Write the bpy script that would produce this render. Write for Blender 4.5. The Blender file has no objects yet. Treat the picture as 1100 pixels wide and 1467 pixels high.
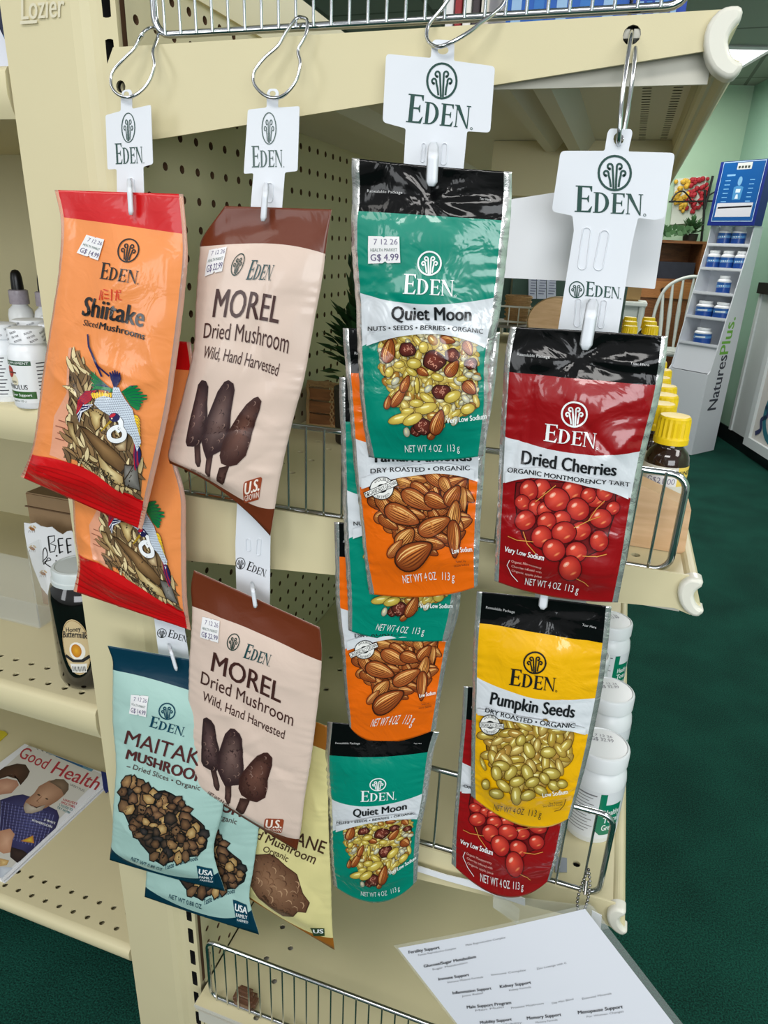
import bpy, math, random
import numpy as np
from mathutils import Vector, Matrix
from mathutils.geometry import tessellate_polygon

random.seed(7)
rng = np.random.default_rng(7)
C = bpy.context.scene.collection
SC = bpy.context.scene
FL = 1.25                       # eye height above the floor (m)

# ------------------------------------------------------------------ camera
FPX, YAW, PITCH, ROLL = 978.7, -0.3101, 0.3731, 0.04175
def _basis():
    cy, sy, cp, sp = math.cos(YAW), math.sin(YAW), math.cos(PITCH), math.sin(PITCH)
    f = np.array([sy*cp, cy*cp, -sp]); r = np.array([cy, -sy, 0.0]); u = np.cross(r, f)
    cr, sr = math.cos(ROLL), math.sin(ROLL)
    return np.array([r*cr+u*sr, -r*sr+u*cr, f])
MB3 = _basis()
cam_d = bpy.data.cameras.new('camera')
cam = bpy.data.objects.new('camera', cam_d); C.objects.link(cam); SC.camera = cam
cam_d.sensor_fit = 'VERTICAL'; cam_d.sensor_height = 36.0; cam_d.sensor_width = 27.0
cam_d.lens = FPX/1467*36.0
cam_d.clip_start = 0.02; cam_d.clip_end = 60
cm = Matrix.Identity(4)
for i in range(3):
    cm[i][0] = MB3[0][i]; cm[i][1] = MB3[1][i]; cm[i][2] = -MB3[2][i]
cm[2][3] = FL
cam.matrix_world = cm

# ------------------------------------------------------------------ light and exposure
SC.view_settings.view_transform = 'Standard'; SC.view_settings.look = 'None'
SC.view_settings.gamma = 1.0; SC.view_settings.use_curve_mapping = False
SC.view_settings.exposure = -0.18
wd = bpy.data.worlds.new('store_air'); SC.world = wd; wd.use_nodes = True
bg = wd.node_tree.nodes['Background']
_n = wd.node_tree.nodes; _l = wd.node_tree.links
_tc = _n.new('ShaderNodeTexCoord'); _sx = _n.new('ShaderNodeSeparateXYZ'); _mr = _n.new('ShaderNodeMapRange'); _rp = _n.new('ShaderNodeValToRGB')
_mr.inputs['From Min'].default_value = -1; _l.new(_tc.outputs['Generated'], _sx.inputs[0]); _l.new(_sx.outputs['Z'], _mr.inputs['Value']); _l.new(_mr.outputs[0], _rp.inputs[0]); _l.new(_rp.outputs[0], bg.inputs['Color'])
for _i, (_p, _c) in enumerate(((0.0, (.20, .25, .24)), (.42, (.30, .33, .32)), (.52, (.50, .54, .53)), (.62, (.66, .69, .70)), (1.0, (.40, .42, .42)))):   # carpet below, pale walls around, grey ceiling above
    _e = _rp.color_ramp.elements[_i] if _i < 2 else _rp.color_ramp.elements.new(_p); _e.position = _p; _e.color = _c+(1,)
bg.inputs['Strength'].default_value = 0.74
def area(name, loc, rot, sx, sy, power, col=(1, 1, 1)):
    l = bpy.data.lights.new(name, 'AREA'); l.shape = 'RECTANGLE'; l.size = sx; l.size_y = sy
    l.energy = power; l.color = col
    o = bpy.data.objects.new(name, l); C.objects.link(o); o.location = loc; o.rotation_euler = rot
    return o
area('ceiling_lamp_light', (-0.2, -0.9, 2.55), (0, 0, 0), 1.2, 0.6, 28, (1, .98, .95))
area('ceiling_lamp_light', (1.5, 0.4, 2.55), (0, 0, 0), 0.6, 1.2, 21, (1, .98, .95))
area('ceiling_lamp_light', (-1.6, -0.3, 2.55), (0, 0, 0), 0.6, 1.2, 9, (1, .97, .92))
area('ceiling_lamp_light', (0.5, 3.2, 2.38), (0, 0, 0), 0.6, 1.2, 34, (1, .98, .95))
area('ceiling_lamp_light', (0.1, 5.0, 2.38), (0, 0, 0), 0.6, 1.2, 30, (1, .98, .95))
area('unseen_window_light', (-1.9, -2.3, 1.6), (math.radians(82), 0, math.radians(-38)), 0.9, 1.4, 18, (.95, .98, 1))  # unseen window, added to give the glossy films more highlight streaks
area('unseen_window_light', (1.4, -2.6, 1.55), (math.radians(82), 0, math.radians(24)), 2.2, 1.5, 72, (.93, .97, 1))  # window assumed behind the camera, out of view

# ------------------------------------------------------------------ projection helpers: a photo point and its distance give a place
def ray(px, py):
    v = np.array([(px-550)/FPX, -(py-733.5)/FPX, 1.0]); return MB3.T @ v
def P(px, py, y):
    d = ray(px, py); p = d*y/d[1]; p[2] += FL; return p
def Pz(px, py, z):               # z above the floor
    d = ray(px, py); p = d*(z-FL)/d[2]; p[2] += FL; return p
def Px(px, py, x):
    d = ray(px, py); p = d*x/d[0]; p[2] += FL; return p
def project(p):
    q = (np.asarray(p, float) - np.array([0, 0, FL])) @ MB3.T
    return np.stack([550+FPX*q[..., 0]/q[..., 2], 733.5-FPX*q[..., 1]/q[..., 2]], -1)
def Zm(x0, y0, s):
    return lambda zx, zy: (x0+zx/s, y0+zy/s)

# ------------------------------------------------------------------ colours and materials
def lin(c):
    out = []
    for v in c[:3]:
        v = v/255.0
        out.append(v/12.92 if v <= .04045 else ((v+.055)/1.055)**2.4)
    return (out[0], out[1], out[2], 1.0)
MATS = {}
def mat(name, col, rough=.5, metal=0.0, spec=.5, coat=0.0, bump=0.0, bscale=60, bdetail=3, var=0.0, vscale=20, trans=0.0, alpha=1.0, ior=1.45, kind='noise', emis=None, estr=0, sub=0.0):
    if name in MATS: return MATS[name]
    m = bpy.data.materials.new(name); m.use_nodes = True
    nt = m.node_tree; b = nt.nodes['Principled BSDF']
    b.inputs['Base Color'].default_value = lin(col)
    b.inputs['Roughness'].default_value = rough; b.inputs['Metallic'].default_value = metal
    b.inputs['Specular IOR Level'].default_value = spec
    b.inputs['Coat Weight'].default_value = coat; b.inputs['Coat Roughness'].default_value = .08
    b.inputs['Transmission Weight'].default_value = trans; b.inputs['Alpha'].default_value = alpha
    b.inputs['IOR'].default_value = ior
    if sub: 
        b.inputs['Subsurface Weight'].default_value = sub; b.inputs['Subsurface Radius'].default_value = (.01, .01, .01); b.inputs['Subsurface Scale'].default_value = .3
    if emis: b.inputs['Emission Color'].default_value = lin(emis); b.inputs['Emission Strength'].default_value = estr
    tc = nt.nodes.new('ShaderNodeTexCoord')
    if var:
        n = nt.nodes.new('ShaderNodeTexNoise'); n.inputs['Scale'].default_value = vscale; n.inputs['Detail'].default_value = 4
        nt.links.new(tc.outputs['Object'], n.inputs['Vector'])
        mx = nt.nodes.new('ShaderNodeMix'); mx.data_type = 'RGBA'
        c = lin(col)
        mx.inputs[6].default_value = tuple(v*(1-var) for v in c[:3])+(1,); mx.inputs[7].default_value = tuple(min(1, v*(1+var)) for v in c[:3])+(1,)
        nt.links.new(n.outputs['Fac'], mx.inputs[0]); nt.links.new(mx.outputs[2], b.inputs['Base Color'])
    if bump: add_bump(nt, b, tc, bump, bscale, bdetail, kind)
    MATS[name] = m
    return m
def add_bump(nt, b, tc, bump, bscale, bdetail=3, kind='noise'):
    n = nt.nodes.new('ShaderNodeTexNoise'); n.inputs['Scale'].default_value = bscale; n.inputs['Detail'].default_value = bdetail
    n.inputs['Distortion'].default_value = 1.2 if kind == 'film' else 0
    nt.links.new(tc.outputs['Object'], n.inputs['Vector'])
    bp = nt.nodes.new('ShaderNodeBump'); bp.inputs['Strength'].default_value = bump; bp.inputs['Distance'].default_value = .004
    nt.links.new(n.outputs['Fac'], bp.inputs['Height']); nt.links.new(bp.outputs['Normal'], b.inputs['Normal'])
    if kind == 'film': nt.links.new(bp.outputs['Normal'], b.inputs['Coat Normal'])
def ink_mat(name, rough, coat, bump, bscale):
    m = bpy.data.materials.new(name); m.use_nodes = True; nt = m.node_tree; b = nt.nodes['Principled BSDF']
    a = nt.nodes.new('ShaderNodeAttribute'); a.attribute_name = 'Col'
    nt.links.new(a.outputs['Color'], b.inputs['Base Color'])
    b.inputs['Roughness'].default_value = rough; b.inputs['Coat Weight'].default_value = coat; b.inputs['Coat Roughness'].default_value = .08
    tc = nt.nodes.new('ShaderNodeTexCoord')
    if bump: add_bump(nt, b, tc, bump, bscale, 3, 'film')
    return m
INK_FILM = ink_mat('ink_on_glossy_film', .28, .5, .22, 38)
INK_MATTE = ink_mat('ink_on_matte_film', .38, .12, .12, 30)
INK_PAPER = ink_mat('ink_on_paper', .6, 0, 0, 1)
INK_GLOSS = ink_mat('ink_on_smooth_label', .3, .2, 0, 1)

BEIGE = mat('beige_powder_coat', (209, 199, 161), .42, bump=.03, bscale=900, var=.02)
BEIGE_D = mat('beige_painted_hardboard', (196, 188, 152), .5, bump=.03, bscale=700, var=.03)
HOLE = mat('brown_hardboard_core', (92, 66, 44), .9)
DARK = mat('cavity_shade', (18, 17, 16), .9)  # near-black colour puts the inner shade of slots and holes into the material
CHROME = mat('chrome_wire', (205, 208, 212), .14, metal=1)
STEEL = mat('galvanised_wire', (150, 146, 138), .32, metal=1)
WHITEP = mat('white_hanger_plastic', (220, 224, 231), .32, sub=.05)
MILKY = mat('milky_end_cap_plastic', (222, 220, 208), .28, sub=.15)
WHITEB = mat('white_bottle_plastic', (232, 235, 238), .3)
BLACKP = mat('black_rubber', (16, 16, 18), .35)
CLEAR = mat('clear_acrylic', (236, 242, 240), .05, alpha=.13, coat=.5)
PAPER = mat('white_paper', (226, 228, 232), .55)
SILVER = mat('silver_foil_edge', (236, 236, 234), .24, metal=.8, bump=.25, bscale=90, kind='film')

# ------------------------------------------------------------------ object helpers
def world_loc(o):
    v = Vector((0, 0, 0))
    while o is not None: v = v + o.location; o = o.parent
    return v
def link_mesh(name, verts, faces, mats, parent=None, fm=None, smooth=False, cols=None, at=None):
    off = world_loc(parent) if parent is not None else Vector((0, 0, 0))
    if at is not None: off = off + Vector(at)
    v = np.asarray(verts, dtype=np.float64).reshape(-1, 3) - np.array(off)
    me = bpy.data.meshes.new(name)
    me.from_pydata(v.tolist(), [], [list(map(int, f)) for f in faces])
    if not isinstance(mats, (list, tuple)): mats = [mats]
    for m in mats: me.materials.append(m)
    if fm is not None: me.polygons.foreach_set('material_index', np.asarray(fm, dtype=np.int32))
    if smooth: me.polygons.foreach_set('use_smooth', np.ones(len(me.polygons), dtype=bool))
    if cols is not None:
        a = me.color_attributes.new('Col', 'FLOAT_COLOR', 'POINT')
        a.data.foreach_set('color', np.asarray(cols, dtype=np.float32).ravel())
    me.update()
    o = bpy.data.objects.new(name, me); C.objects.link(o)
    if parent is not None: o.parent = parent
    if at is not None: o.location = at
    return o
def tag(o, label=None, cat=None, group=None, kind=None):
    if label: o['label'] = label
    if cat: o['category'] = cat
    if group: o['group'] = group
    if kind: o['kind'] = kind
    return o
def thing(name, loc, label, cat, group=None):
    o = bpy.data.objects.new(name, None); C.objects.link(o); o.location = loc; o.empty_display_size = .02
    return tag(o, label, cat, group)
def copy_tree(o, parent=None):
    c = o.copy(); C.objects.link(c)
    if parent is not None: c.parent = parent
    for ch in list(o.children): copy_tree(ch, c)
    return c

class MB:
    def __init__(s): s.v = []; s.f = []; s.m = []
    def add(s, v, f, m=0):
        k = len(s.v); s.v += [tuple(map(float, p)) for p in v]; s.f += [tuple(i+k for i in q) for q in f]; s.m += [m]*len(f); return s
    def box(s, a, b, m=0, bev=0.0):
        x0, y0, z0 = [min(a[i], b[i]) for i in range(3)]; x1, y1, z1 = [max(a[i], b[i]) for i in range(3)]
        if bev <= 0:
            v = [(x, y, z) for x in (x0, x1) for y in (y0, y1) for z in (z0, z1)]
            f = [(0, 1, 3, 2), (4, 6, 7, 5), (0, 4, 5, 1), (2, 3, 7, 6), (0, 2, 6, 4), (1, 5, 7, 3)]
            return s.add(v, f, m)
        import bmesh
        bm = bmesh.new(); bmesh.ops.create_cube(bm, size=1)
        for q in bm.verts: q.co = Vector((x0+(q.co.x+.5)*(x1-x0), y0+(q.co.y+.5)*(y1-y0), z0+(q.co.z+.5)*(z1-z0)))
        bmesh.ops.bevel(bm, geom=bm.edges[:], offset=bev, segments=2, affect='EDGES')
        bm.verts.index_update()
        v = [q.co[:] for q in bm.verts]; f = [[w.index for w in g.verts] for g in bm.faces]; bm.free()
        return s.add(v, f, m)
    def prism(s, outline, ext, m=0):          # outline: list of 3d points; ext: extrusion vector
        n = len(outline); o = [np.asarray(p, float) for p in outline]; e = np.asarray(ext, float)
        v = o+[p+e for p in o]
        tris = tessellate_polygon([[Vector(p) for p in o]])
        f = [tuple(t) for t in tris]+[tuple(i+n for i in reversed(t)) for t in tris]+[(i, (i+1) % n, (i+1) % n+n, i+n) for i in range(n)]
        return s.add(v, f, m)
    def sheet(s, loops, ext, m=0):            # first loop outline, others holes
        flat = [np.asarray(p, float) for l in loops for p in l]; n = len(flat); e = np.asarray(ext, float)
        tris = tessellate_polygon([[Vector(p) for p in l] for l in loops])
        f = [tuple(t) for t in tris]+[tuple(i+n for i in reversed(t)) for t in tris]
        k = 0
        for l in loops:
            q = len(l); f += [(k+i, k+(i+1) % q, k+(i+1) % q+n, k+i+n) for i in range(q)]; k += q
        return s.add(flat+[p+e for p in flat], f, m)
    def tube(s, path, r, n=8, closed=False, m=0):
        p = [Vector(q) for q in path]; N = len(p)
        rs = r if isinstance(r, (list, tuple)) else [r]*N
        rings = []; up = None
        for i in range(N):
            a = p[(i-1) % N] if (closed or i > 0) else p[i]; b = p[(i+1) % N] if (closed or i < N-1) else p[i]
            t = (b-a).normalized()
            if up is None: up = Vector((0, 0, 1)) if abs(t.z) < .9 else Vector((1, 0, 0))
            x = (up-t*up.dot(t)); x = x.normalized() if x.length > 1e-6 else t.orthogonal().normalized()
            y = t.cross(x); up = x
            rings.append([p[i]+(x*math.cos(2*math.pi*k/n)+y*math.sin(2*math.pi*k/n))*rs[i] for k in range(n)])
        v = [q for rg in rings for q in rg]; f = []
        for i in range(N if closed else N-1):
            j = (i+1) % N
            f += [(i*n+k, i*n+(k+1) % n, j*n+(k+1) % n, j*n+k) for k in range(n)]
        if not closed: f += [tuple(range(n-1, -1, -1)), tuple((N-1)*n+k for k in range(n))]
        return s.add(v, f, m)
    def lathe(s, prof, c, n=28, m=0, sx=1.0):        # prof: (r, z); c centre base
        v = []; f = []
        for r, z in prof: v += [(c[0]+r*sx*math.cos(2*math.pi*k/n), c[1]+r*math.sin(2*math.pi*k/n), c[2]+z) for k in range(n)]
        for i in range(len(prof)-1): f += [(i*n+k, i*n+(k+1) % n, (i+1)*n+(k+1) % n, (i+1)*n+k) for k in range(n)]
        f += [tuple(range(n-1, -1, -1)), tuple((len(prof)-1)*n+k for k in range(n))]
        return s.add(v, f, m)
    def ball(s, c, r, n=10, m=0, sc=(1, 1, 1)):
        v = [(c[0], c[1], c[2]-r*sc[2])]; f = []; k = max(4, n//2)
        for i in range(1, k):
            a = -math.pi/2+math.pi*i/k
            v += [(c[0]+r*sc[0]*math.cos(a)*math.cos(2*math.pi*j/n), c[1]+r*sc[1]*math.cos(a)*math.sin(2*math.pi*j/n), c[2]+r*sc[2]*math.sin(a)) for j in range(n)]
        v.append((c[0], c[1], c[2]+r*sc[2]))
        f += [(0, 1+(j+1) % n, 1+j) for j in range(n)]
        for i in range(k-2): f += [(1+i*n+j, 1+i*n+(j+1) % n, 1+(i+1)*n+(j+1) % n, 1+(i+1)*n+j) for j in range(n)]
        L = len(v)-1; f += [(L, 1+(k-2)*n+j, 1+(k-2)*n+(j+1) % n) for j in range(n)]
        return s.add(v, f, m)
    def perf(s, o, e1, e2, n1, n2, hole, r, depth, m=0, mh=1, seg=10, slot=None):
        # plate of n1 x n2 cells from corner o; hole(i, j) says which cells are pierced; depth vector of the hole wall
        o = np.asarray(o, float); e1 = np.asarray(e1, float); e2 = np.asarray(e2, float); d = np.asarray(depth, float)
        l1, l2 = np.linalg.norm(e1), np.linalg.norm(e2)
        for i in range(n1):
            j = 0
            while j < n2:
                if not hole(i, j):
                    k = j
                    while k < n2 and not hole(i, k): k += 1
                    a = o+e1*i+e2*j; b = o+e1*i+e2*k
                    s.add([a, a+e1, b+e1, b], [(0, 1, 2, 3)], m); j = k; continue
                c = o+e1*(i+.5)+e2*(j+.5); outer = []; inner = []; back = []
                for k in range(seg):
                    t = 2*math.pi*(k+.5)/seg; cx, sy = math.cos(t), math.sin(t)
                    q = .5/max(abs(cx), abs(sy)); outer.append(c+e1*cx*q+e2*sy*q)
                    ra, rb = (r, r) if slot is None else slot
                    if slot is not None:
                        cx = math.copysign(min(1, abs(cx)*1.35), cx); sy = math.copysign(min(1, abs(sy)*1.35), sy)
                    inner.append(c+e1/l1*cx*ra+e2/l2*sy*rb); back.append(inner[-1]+d)
                f = [(k, (k+1) % seg, seg+(k+1) % seg, seg+k) for k in range(seg)]
                s.add(outer+inner, f, m)
                uo = [(math.cos(2*math.pi*(k+.5)/seg), math.sin(2*math.pi*(k+.5)/seg)) for k in range(seg)]; uo = [(x*.5/max(abs(x), abs(y)), y*.5/max(abs(x), abs(y))) for x, y in uo]
                for sx, sy in ((.5, .5), (-.5, .5), (-.5, -.5), (.5, -.5)):     # fill the little corner triangles
                    k = next(k for k in range(seg) if (uo[k][0]-sx)**2+(uo[k][1]-sy)**2 < 1 and (uo[k][0]*uo[(k+1) % seg][1]-uo[k][1]*uo[(k+1) % seg][0]) > 0 and ((uo[k][0]*sy-uo[k][1]*sx) >= -1e-9 and (sx*uo[(k+1) % seg][1]-sy*uo[(k+1) % seg][0]) >= -1e-9))
                    s.add([c+e1*sx+e2*sy, outer[k], outer[(k+1) % seg]], [(0, 1, 2)], m)
                s.add(inner+back, f, mh); j += 1
        return s
    def build(s, name, mats, parent=None, smooth=False, at=None):
        return link_mesh(name, s.v, s.f, mats, parent, s.m, smooth, None, at)
def smooth_angle(o, deg=40):
    me = o.data
    me.polygons.foreach_set('use_smooth', np.ones(len(me.polygons), dtype=bool))
    try: me.set_sharp_from_angle(angle=math.radians(deg))
    except Exception: pass
    return o

def smooth_path(pts, n=6, closed=False):
    p = [np.array(q, float) for q in pts]; N = len(p); out = []
    for i in range(N if closed else N-1):
        a, b, c, d = [p[(i+k) % N] if closed else p[min(max(i+k, 0), N-1)] for k in (-1, 0, 1, 2)]
        for k in range(n): t = k/n; out.append(.5*((2*b)+(c-a)*t+(2*a-5*b+4*c-d)*t*t+(3*b-a-3*c+d)*t**3))
    if not closed: out.append(p[-1])
    return out

# ------------------------------------------------------------------ printed artwork: flat inked shapes that are laid onto a surface
_TXT = {}
def text_mesh(s, bold=0.0, shear=0.0, space=1.0):
    key = (s, bold, shear, space)
    if key in _TXT: return _TXT[key]
    cu = bpy.data.curves.new('lettering_curve', 'FONT'); cu.body = s; cu.size = 1; cu.offset = bold; cu.shear = shear
    cu.resolution_u = 3; cu.fill_mode = 'FRONT'; cu.space_character = space
    ob = bpy.data.objects.new('lettering_curve', cu); C.objects.link(ob)
    dg = bpy.context.evaluated_depsgraph_get(); dg.update()
    me = bpy.data.meshes.new_from_object(ob.evaluated_get(dg))
    v = np.array([q.co[:2] for q in me.vertices]) if len(me.vertices) else np.zeros((0, 2))
    me.calc_loop_triangles(); t = [tuple(q.vertices) for q in me.loop_triangles]
    bpy.data.meshes.remove(me); bpy.data.objects.remove(ob); bpy.data.curves.remove(cu)
    if len(v): v[:, 0] -= v[:, 0].min()
    _TXT[key] = (v, t); return _TXT[key]
CAP = text_mesh('H')[0][:, 1].max()

class Art:
    def __init__(s): s.v = []; s.t = []; s.c = []; s.l = []; s.step = 4.0
    def raw(s, pts, tris, cols, layer):
        k = len(s.v)
        for p in pts: s.v.append((float(p[0]), float(p[1])))
        if isinstance(cols, tuple): cols = [cols]*len(pts)
        s.c += cols; s.l += [layer]*len(pts); s.t += [tuple(i+k for i in q) for q in tris]
    def poly(s, pts, col, layer=0, holes=()):
        loops = [[Vector((p[0], p[1], 0)) for p in l] for l in [pts]+list(holes)]
        s.raw([p for l in loops for p in l], tessellate_polygon(loops), lin(col), layer)
    def fan(s, ctr, pts, cc, ec, layer=0):
        n = len(pts); s.raw([ctr]+list(pts), [(0, 1+i, 1+(i+1) % n) for i in range(n)], [lin(cc)]+[lin(ec)]*n, layer)
    def ell(s, c, a, b, ang, col, layer=0, ec=None, n=18, off=(0, 0)):
        ca, sa = math.cos(ang), math.sin(ang)
        pts = [(c[0]+a*math.cos(t)*ca-b*math.sin(t)*sa, c[1]+a*math.cos(t)*sa+b*math.sin(t)*ca) for t in [2*math.pi*i/n for i in range(n)]]
        s.fan((c[0]+off[0], c[1]+off[1]), pts, col, ec or col, layer)
    def line(s, pts, w, col, layer=0, closed=False, taper=False):
        p = [np.array(q, float) for q in pts]; n = len(p); L = []; R = []
        for i in range(n):
            a = p[(i-1) % n] if (closed or i) else p[i]; b = p[(i+1) % n] if (closed or i < n-1) else p[i]
            t = b-a; t = t/(np.linalg.norm(t)+1e-9); q = np.array([-t[1], t[0]])*w/2
            if taper: q = q*max(.15, math.sin(math.pi*(i+.3)/(n-.4)))
            L.append(p[i]+q); R.append(p[i]-q)
        m = n if closed else n-1
        s.raw(L+R, [x for i in range(m) for x in ((i, (i+1) % n, n+(i+1) % n), (i, n+(i+1) % n, n+i))], lin(col), layer)
    def ring(s, c, r, w, col, layer=0, ry=None, n=28, ang=0):
        ry = ry or r; ca, sa = math.cos(ang), math.sin(ang)
        s.line([(c[0]+r*math.cos(t)*ca-ry*math.sin(t)*sa, c[1]+r*math.cos(t)*sa+ry*math.sin(t)*ca) for t in [2*math.pi*i/n for i in range(n)]], w, col, layer, True)
    def _place(s, v, w, p0, p1, h, up, mid):
        p0 = np.array(p0, float); p1 = np.array(p1, float); d = p1-p0; L = np.linalg.norm(d)
        if up is None: up = np.array([d[1], -d[0]])/L*h*s.flip
        else: up = np.array(up, float)
        t = v[:, :1]/w; out = p0+d*t+v[:, 1:]*up
        if mid is not None: out = out+4*t*(1-t)*(np.array(mid, float)-(p0+p1)/2)
        return out
    flip = 1.0                    # +1: picture axes (y down), -1: surface axes (y up)
    def text(s, st, p0, p1, h, col, layer=0, bold=.0, shear=0, up=None, mid=None, space=1.0):
        v, t = text_mesh(st, 0.0, shear, space)
        if not len(v): return
        w = v[:, 0].max(); v = np.stack([v[:, 0], v[:, 1]/CAP], 1)
        b = bold*.9
        reps = ((0, 0),) if b < .006 else ((-b, 0), (b, 0), (0, 0)) if b < .025 else ((-b, 0), (-b*.33, .4*b), (b*.33, -.4*b), (b, 0))
        for ci, (dx, dy) in enumerate(reps):
            s.raw(s._place(v+np.array([dx, dy]), w, p0, p1, h, up, mid), t, lin(col), layer+.16*ci)
    def word(s, p0, p1, h, col, layer=0, up=None, dot=True):      # the four-letter serif wordmark
        g = []
        def rc(x0, y0, x1, y1): g.append([(x0, y0), (x1, y0), (x1, y1), (x0, y1)])
        def E(x, k, wd):
            rc(x+.09*k, .0, x+.27*k, k); rc(x, 0, x+.1*k, .045*k); rc(x, .955*k, x+.1*k, k)
            g.append([(x+.2*k, 0), (x+wd-.06*k, 0), (x+wd, .24*k), (x+wd-.03*k, .24*k), (x+wd-.16*k, .07*k), (x+.2*k, .06*k)])
            g.append([(x+.2*k, .94*k), (x+wd-.14*k, .94*k), (x+wd-.06*k, .79*k), (x+wd-.03*k, .79*k), (x+wd-.03*k, k), (x+.2*k, k)])
            g.append([(x+.2*k, .49*k), (x+wd-.22*k, .49*k), (x+wd-.17*k, .38*k), (x+wd-.14*k, .38*k), (x+wd-.14*k, .65*k), (x+wd-.17*k, .65*k), (x+wd-.22*k, .55*k), (x+.2*k, .55*k)])
        E(0, 1, .70); k = .78
        x = .74
        rc(x+.09*k, 0, x+.27*k, k); rc(x, 0, x+.1*k, .045*k); rc(x, .955*k, x+.1*k, k)
        n = 10
        for i in range(n):
            a0, a1 = math.pi/2-math.pi*i/n, math.pi/2-math.pi*(i+1)/n
            o = lambda a: (x+.3*k+.52*k*max(0, math.cos(a)), k/2+k/2*math.sin(a)); q = lambda a: (x+.3*k+.33*k*max(0, math.cos(a)), k/2+.44*k*math.sin(a))
            g.append([q(a0), q(a1), o(a1), o(a0)])
        rc(x+.2*k, 0, x+.31*k, .06*k); rc(x+.2*k, .94*k, x+.31*k, k)
        E(1.46, k, .56)
        x = 2.06
        rc(x+.09*k, 0, x+.15*k, k); rc(x+.02*k, 0, x+.23*k, .045*k); rc(x-.02*k, .955*k, x+.14*k, k)
        g.append([(x+.03*k, k), (x+.24*k, k), (x+.80*k, -.03*k), (x+.72*k, -.03*k), (x+.09*k, .88*k)])
        rc(x+.73*k, 0, x+.79*k, k); rc(x+.64*k, .955*k, x+.88*k, k)
        W = 2.06+.88*k
        for pl in g:
            v = np.array(pl); s.poly(s._place(v, W, p0, p1, h, up, None), col, layer); layer += .03
        if dot:
            d = np.array(p1, float)-np.array(p0, float); c = np.array(p1)+d*.035; r = np.linalg.norm(d)*.018
            s.ring(c, r, r*.5, col, layer, n=8)
    def emblem(s, c, r, col, layer=0, ry=None, ang=0.0, w=None, f=None):   # ring with four curled fronds
        f = f or s.flip
        ry = ry or r; ca, sa = math.cos(ang), math.sin(ang)
        T = lambda x, y: (c[0]+r*x*ca+f*ry*y*sa, c[1]+r*x*sa-f*ry*y*ca)
        w = w or .13*r
        s.line([T(math.cos(t), math.sin(t)) for t in [2*math.pi*i/28 for i in range(28)]], w*1.15, col, layer, True)
        for sg in (-1, 1):
            for bx, tx, top, cr in ((.09, .13, .38, .17), (.30, .38, -.02, .16)):
                pts = [(sg*bx*.8, -.92 if bx < .2 else -.82), (sg*bx, -.4), (sg*tx, top-.1)]
                for i in range(0, 9):
                    a = math.pi-i*math.pi*1.45/8
                    pts.append((sg*(tx+cr+cr*math.cos(a)*(1-.03*i)), top+cr*math.sin(a)*1.05*(1-.03*i)))
                s.line([T(*p) for p in pts], w, col, layer)
                s.ell(T(*pts[-1]), w*.75, w*.75, 0, col, layer, n=8)
    # resting an illustration's elements
    def almond(s, c, L, W, ang, layer, tone=0):
        ca, sa = math.cos(ang), math.sin(ang); k = 22
        def sh(q): return [(c[0]+q*(L/2*math.cos(t)*ca-W/2*math.sin(t)*(1-.5*((1+math.cos(t))/2)**1.5)*sa), c[1]+q*(L/2*math.cos(t)*sa+W/2*math.sin(t)*(1-.5*((1+math.cos(t))/2)**1.5)*ca)) for t in [2*math.pi*i/k for i in range(k)]]
        hi = [(230, 152, 78), (214, 126, 56), (240, 176, 92)][tone % 3]; lo = [(142, 62, 24), (124, 50, 18), (150, 72, 26)][tone % 3]
        s.line(sh(1.03), W*.07, (58, 26, 14), layer, True); s.fan((c[0]-W*.12*sa, c[1]-W*.12*abs(ca)), sh(1), hi, lo, layer+.35)
        for q in (-.62, -.36, -.1, .16, .42, .66):
            pts = []
            for i in range(7):
                t = -.86+1.66*i/6; wv = math.sqrt(max(0, 1-t*t))*(1-.5*((1+t)/2)**1.5)
                pts.append((c[0]+L/2*t*ca-W/2*q*wv*sa, c[1]+L/2*t*sa+W/2*q*wv*ca))
            s.line(pts, W*.055, (112, 50, 22) if q > -.2 else (240, 190, 120), layer+.7, taper=True)
    def seed(s, c, L, W, ang, layer, hi=(226, 206, 104), lo=(178, 148, 62), edge=(96, 72, 26)):
        s.line([(c[0]+L*.505*math.cos(t)*math.cos(ang)-W*.51*math.sin(t)*math.sin(ang), c[1]+L*.505*math.cos(t)*math.sin(ang)+W*.51*math.sin(t)*math.cos(ang)) for t in [2*math.pi*i/14 for i in range(14)]], max(.5, W*.09), edge, layer, True); s.ell(c, L*.5, W*.5, ang, hi, layer+.35, lo, 14, (-W*.1, -W*.12))
        s.ell((c[0]-W*.1, c[1]-W*.12), L*.22, W*.1, ang, (246, 236, 170), layer+.7, n=8)
    def raisin(s, c, r, layer, rnd):
        pts = [(c[0]+r*(1+.1*math.sin(3*t+c[0]))*math.cos(t), c[1]+.85*r*(1+.1*math.cos(4*t+c[1]))*math.sin(t)) for t in [2*math.pi*i/20 for i in range(20)]]
        s.line([(c[0]+(p[0]-c[0])*1.04, c[1]+(p[1]-c[1])*1.04) for p in pts], r*.12, (40, 14, 12), layer, True)
        s.fan((c[0]-r*.2, c[1]-r*.2), pts, (128, 56, 44), (70, 24, 20), layer+.35)
        for i in range(11):
            a = rnd.random()*6.28; q = rnd.random()*.65*r; x, y = c[0]+q*math.cos(a), c[1]+q*math.sin(a); b = rnd.random()*6.28
            s.line([(x, y), (x+.2*r*math.cos(b), y+.2*r*math.sin(b)), (x+.34*r*math.cos(b+.7), y+.34*r*math.sin(b+.7))], r*.07, (206, 142, 118), layer+.7)
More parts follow.
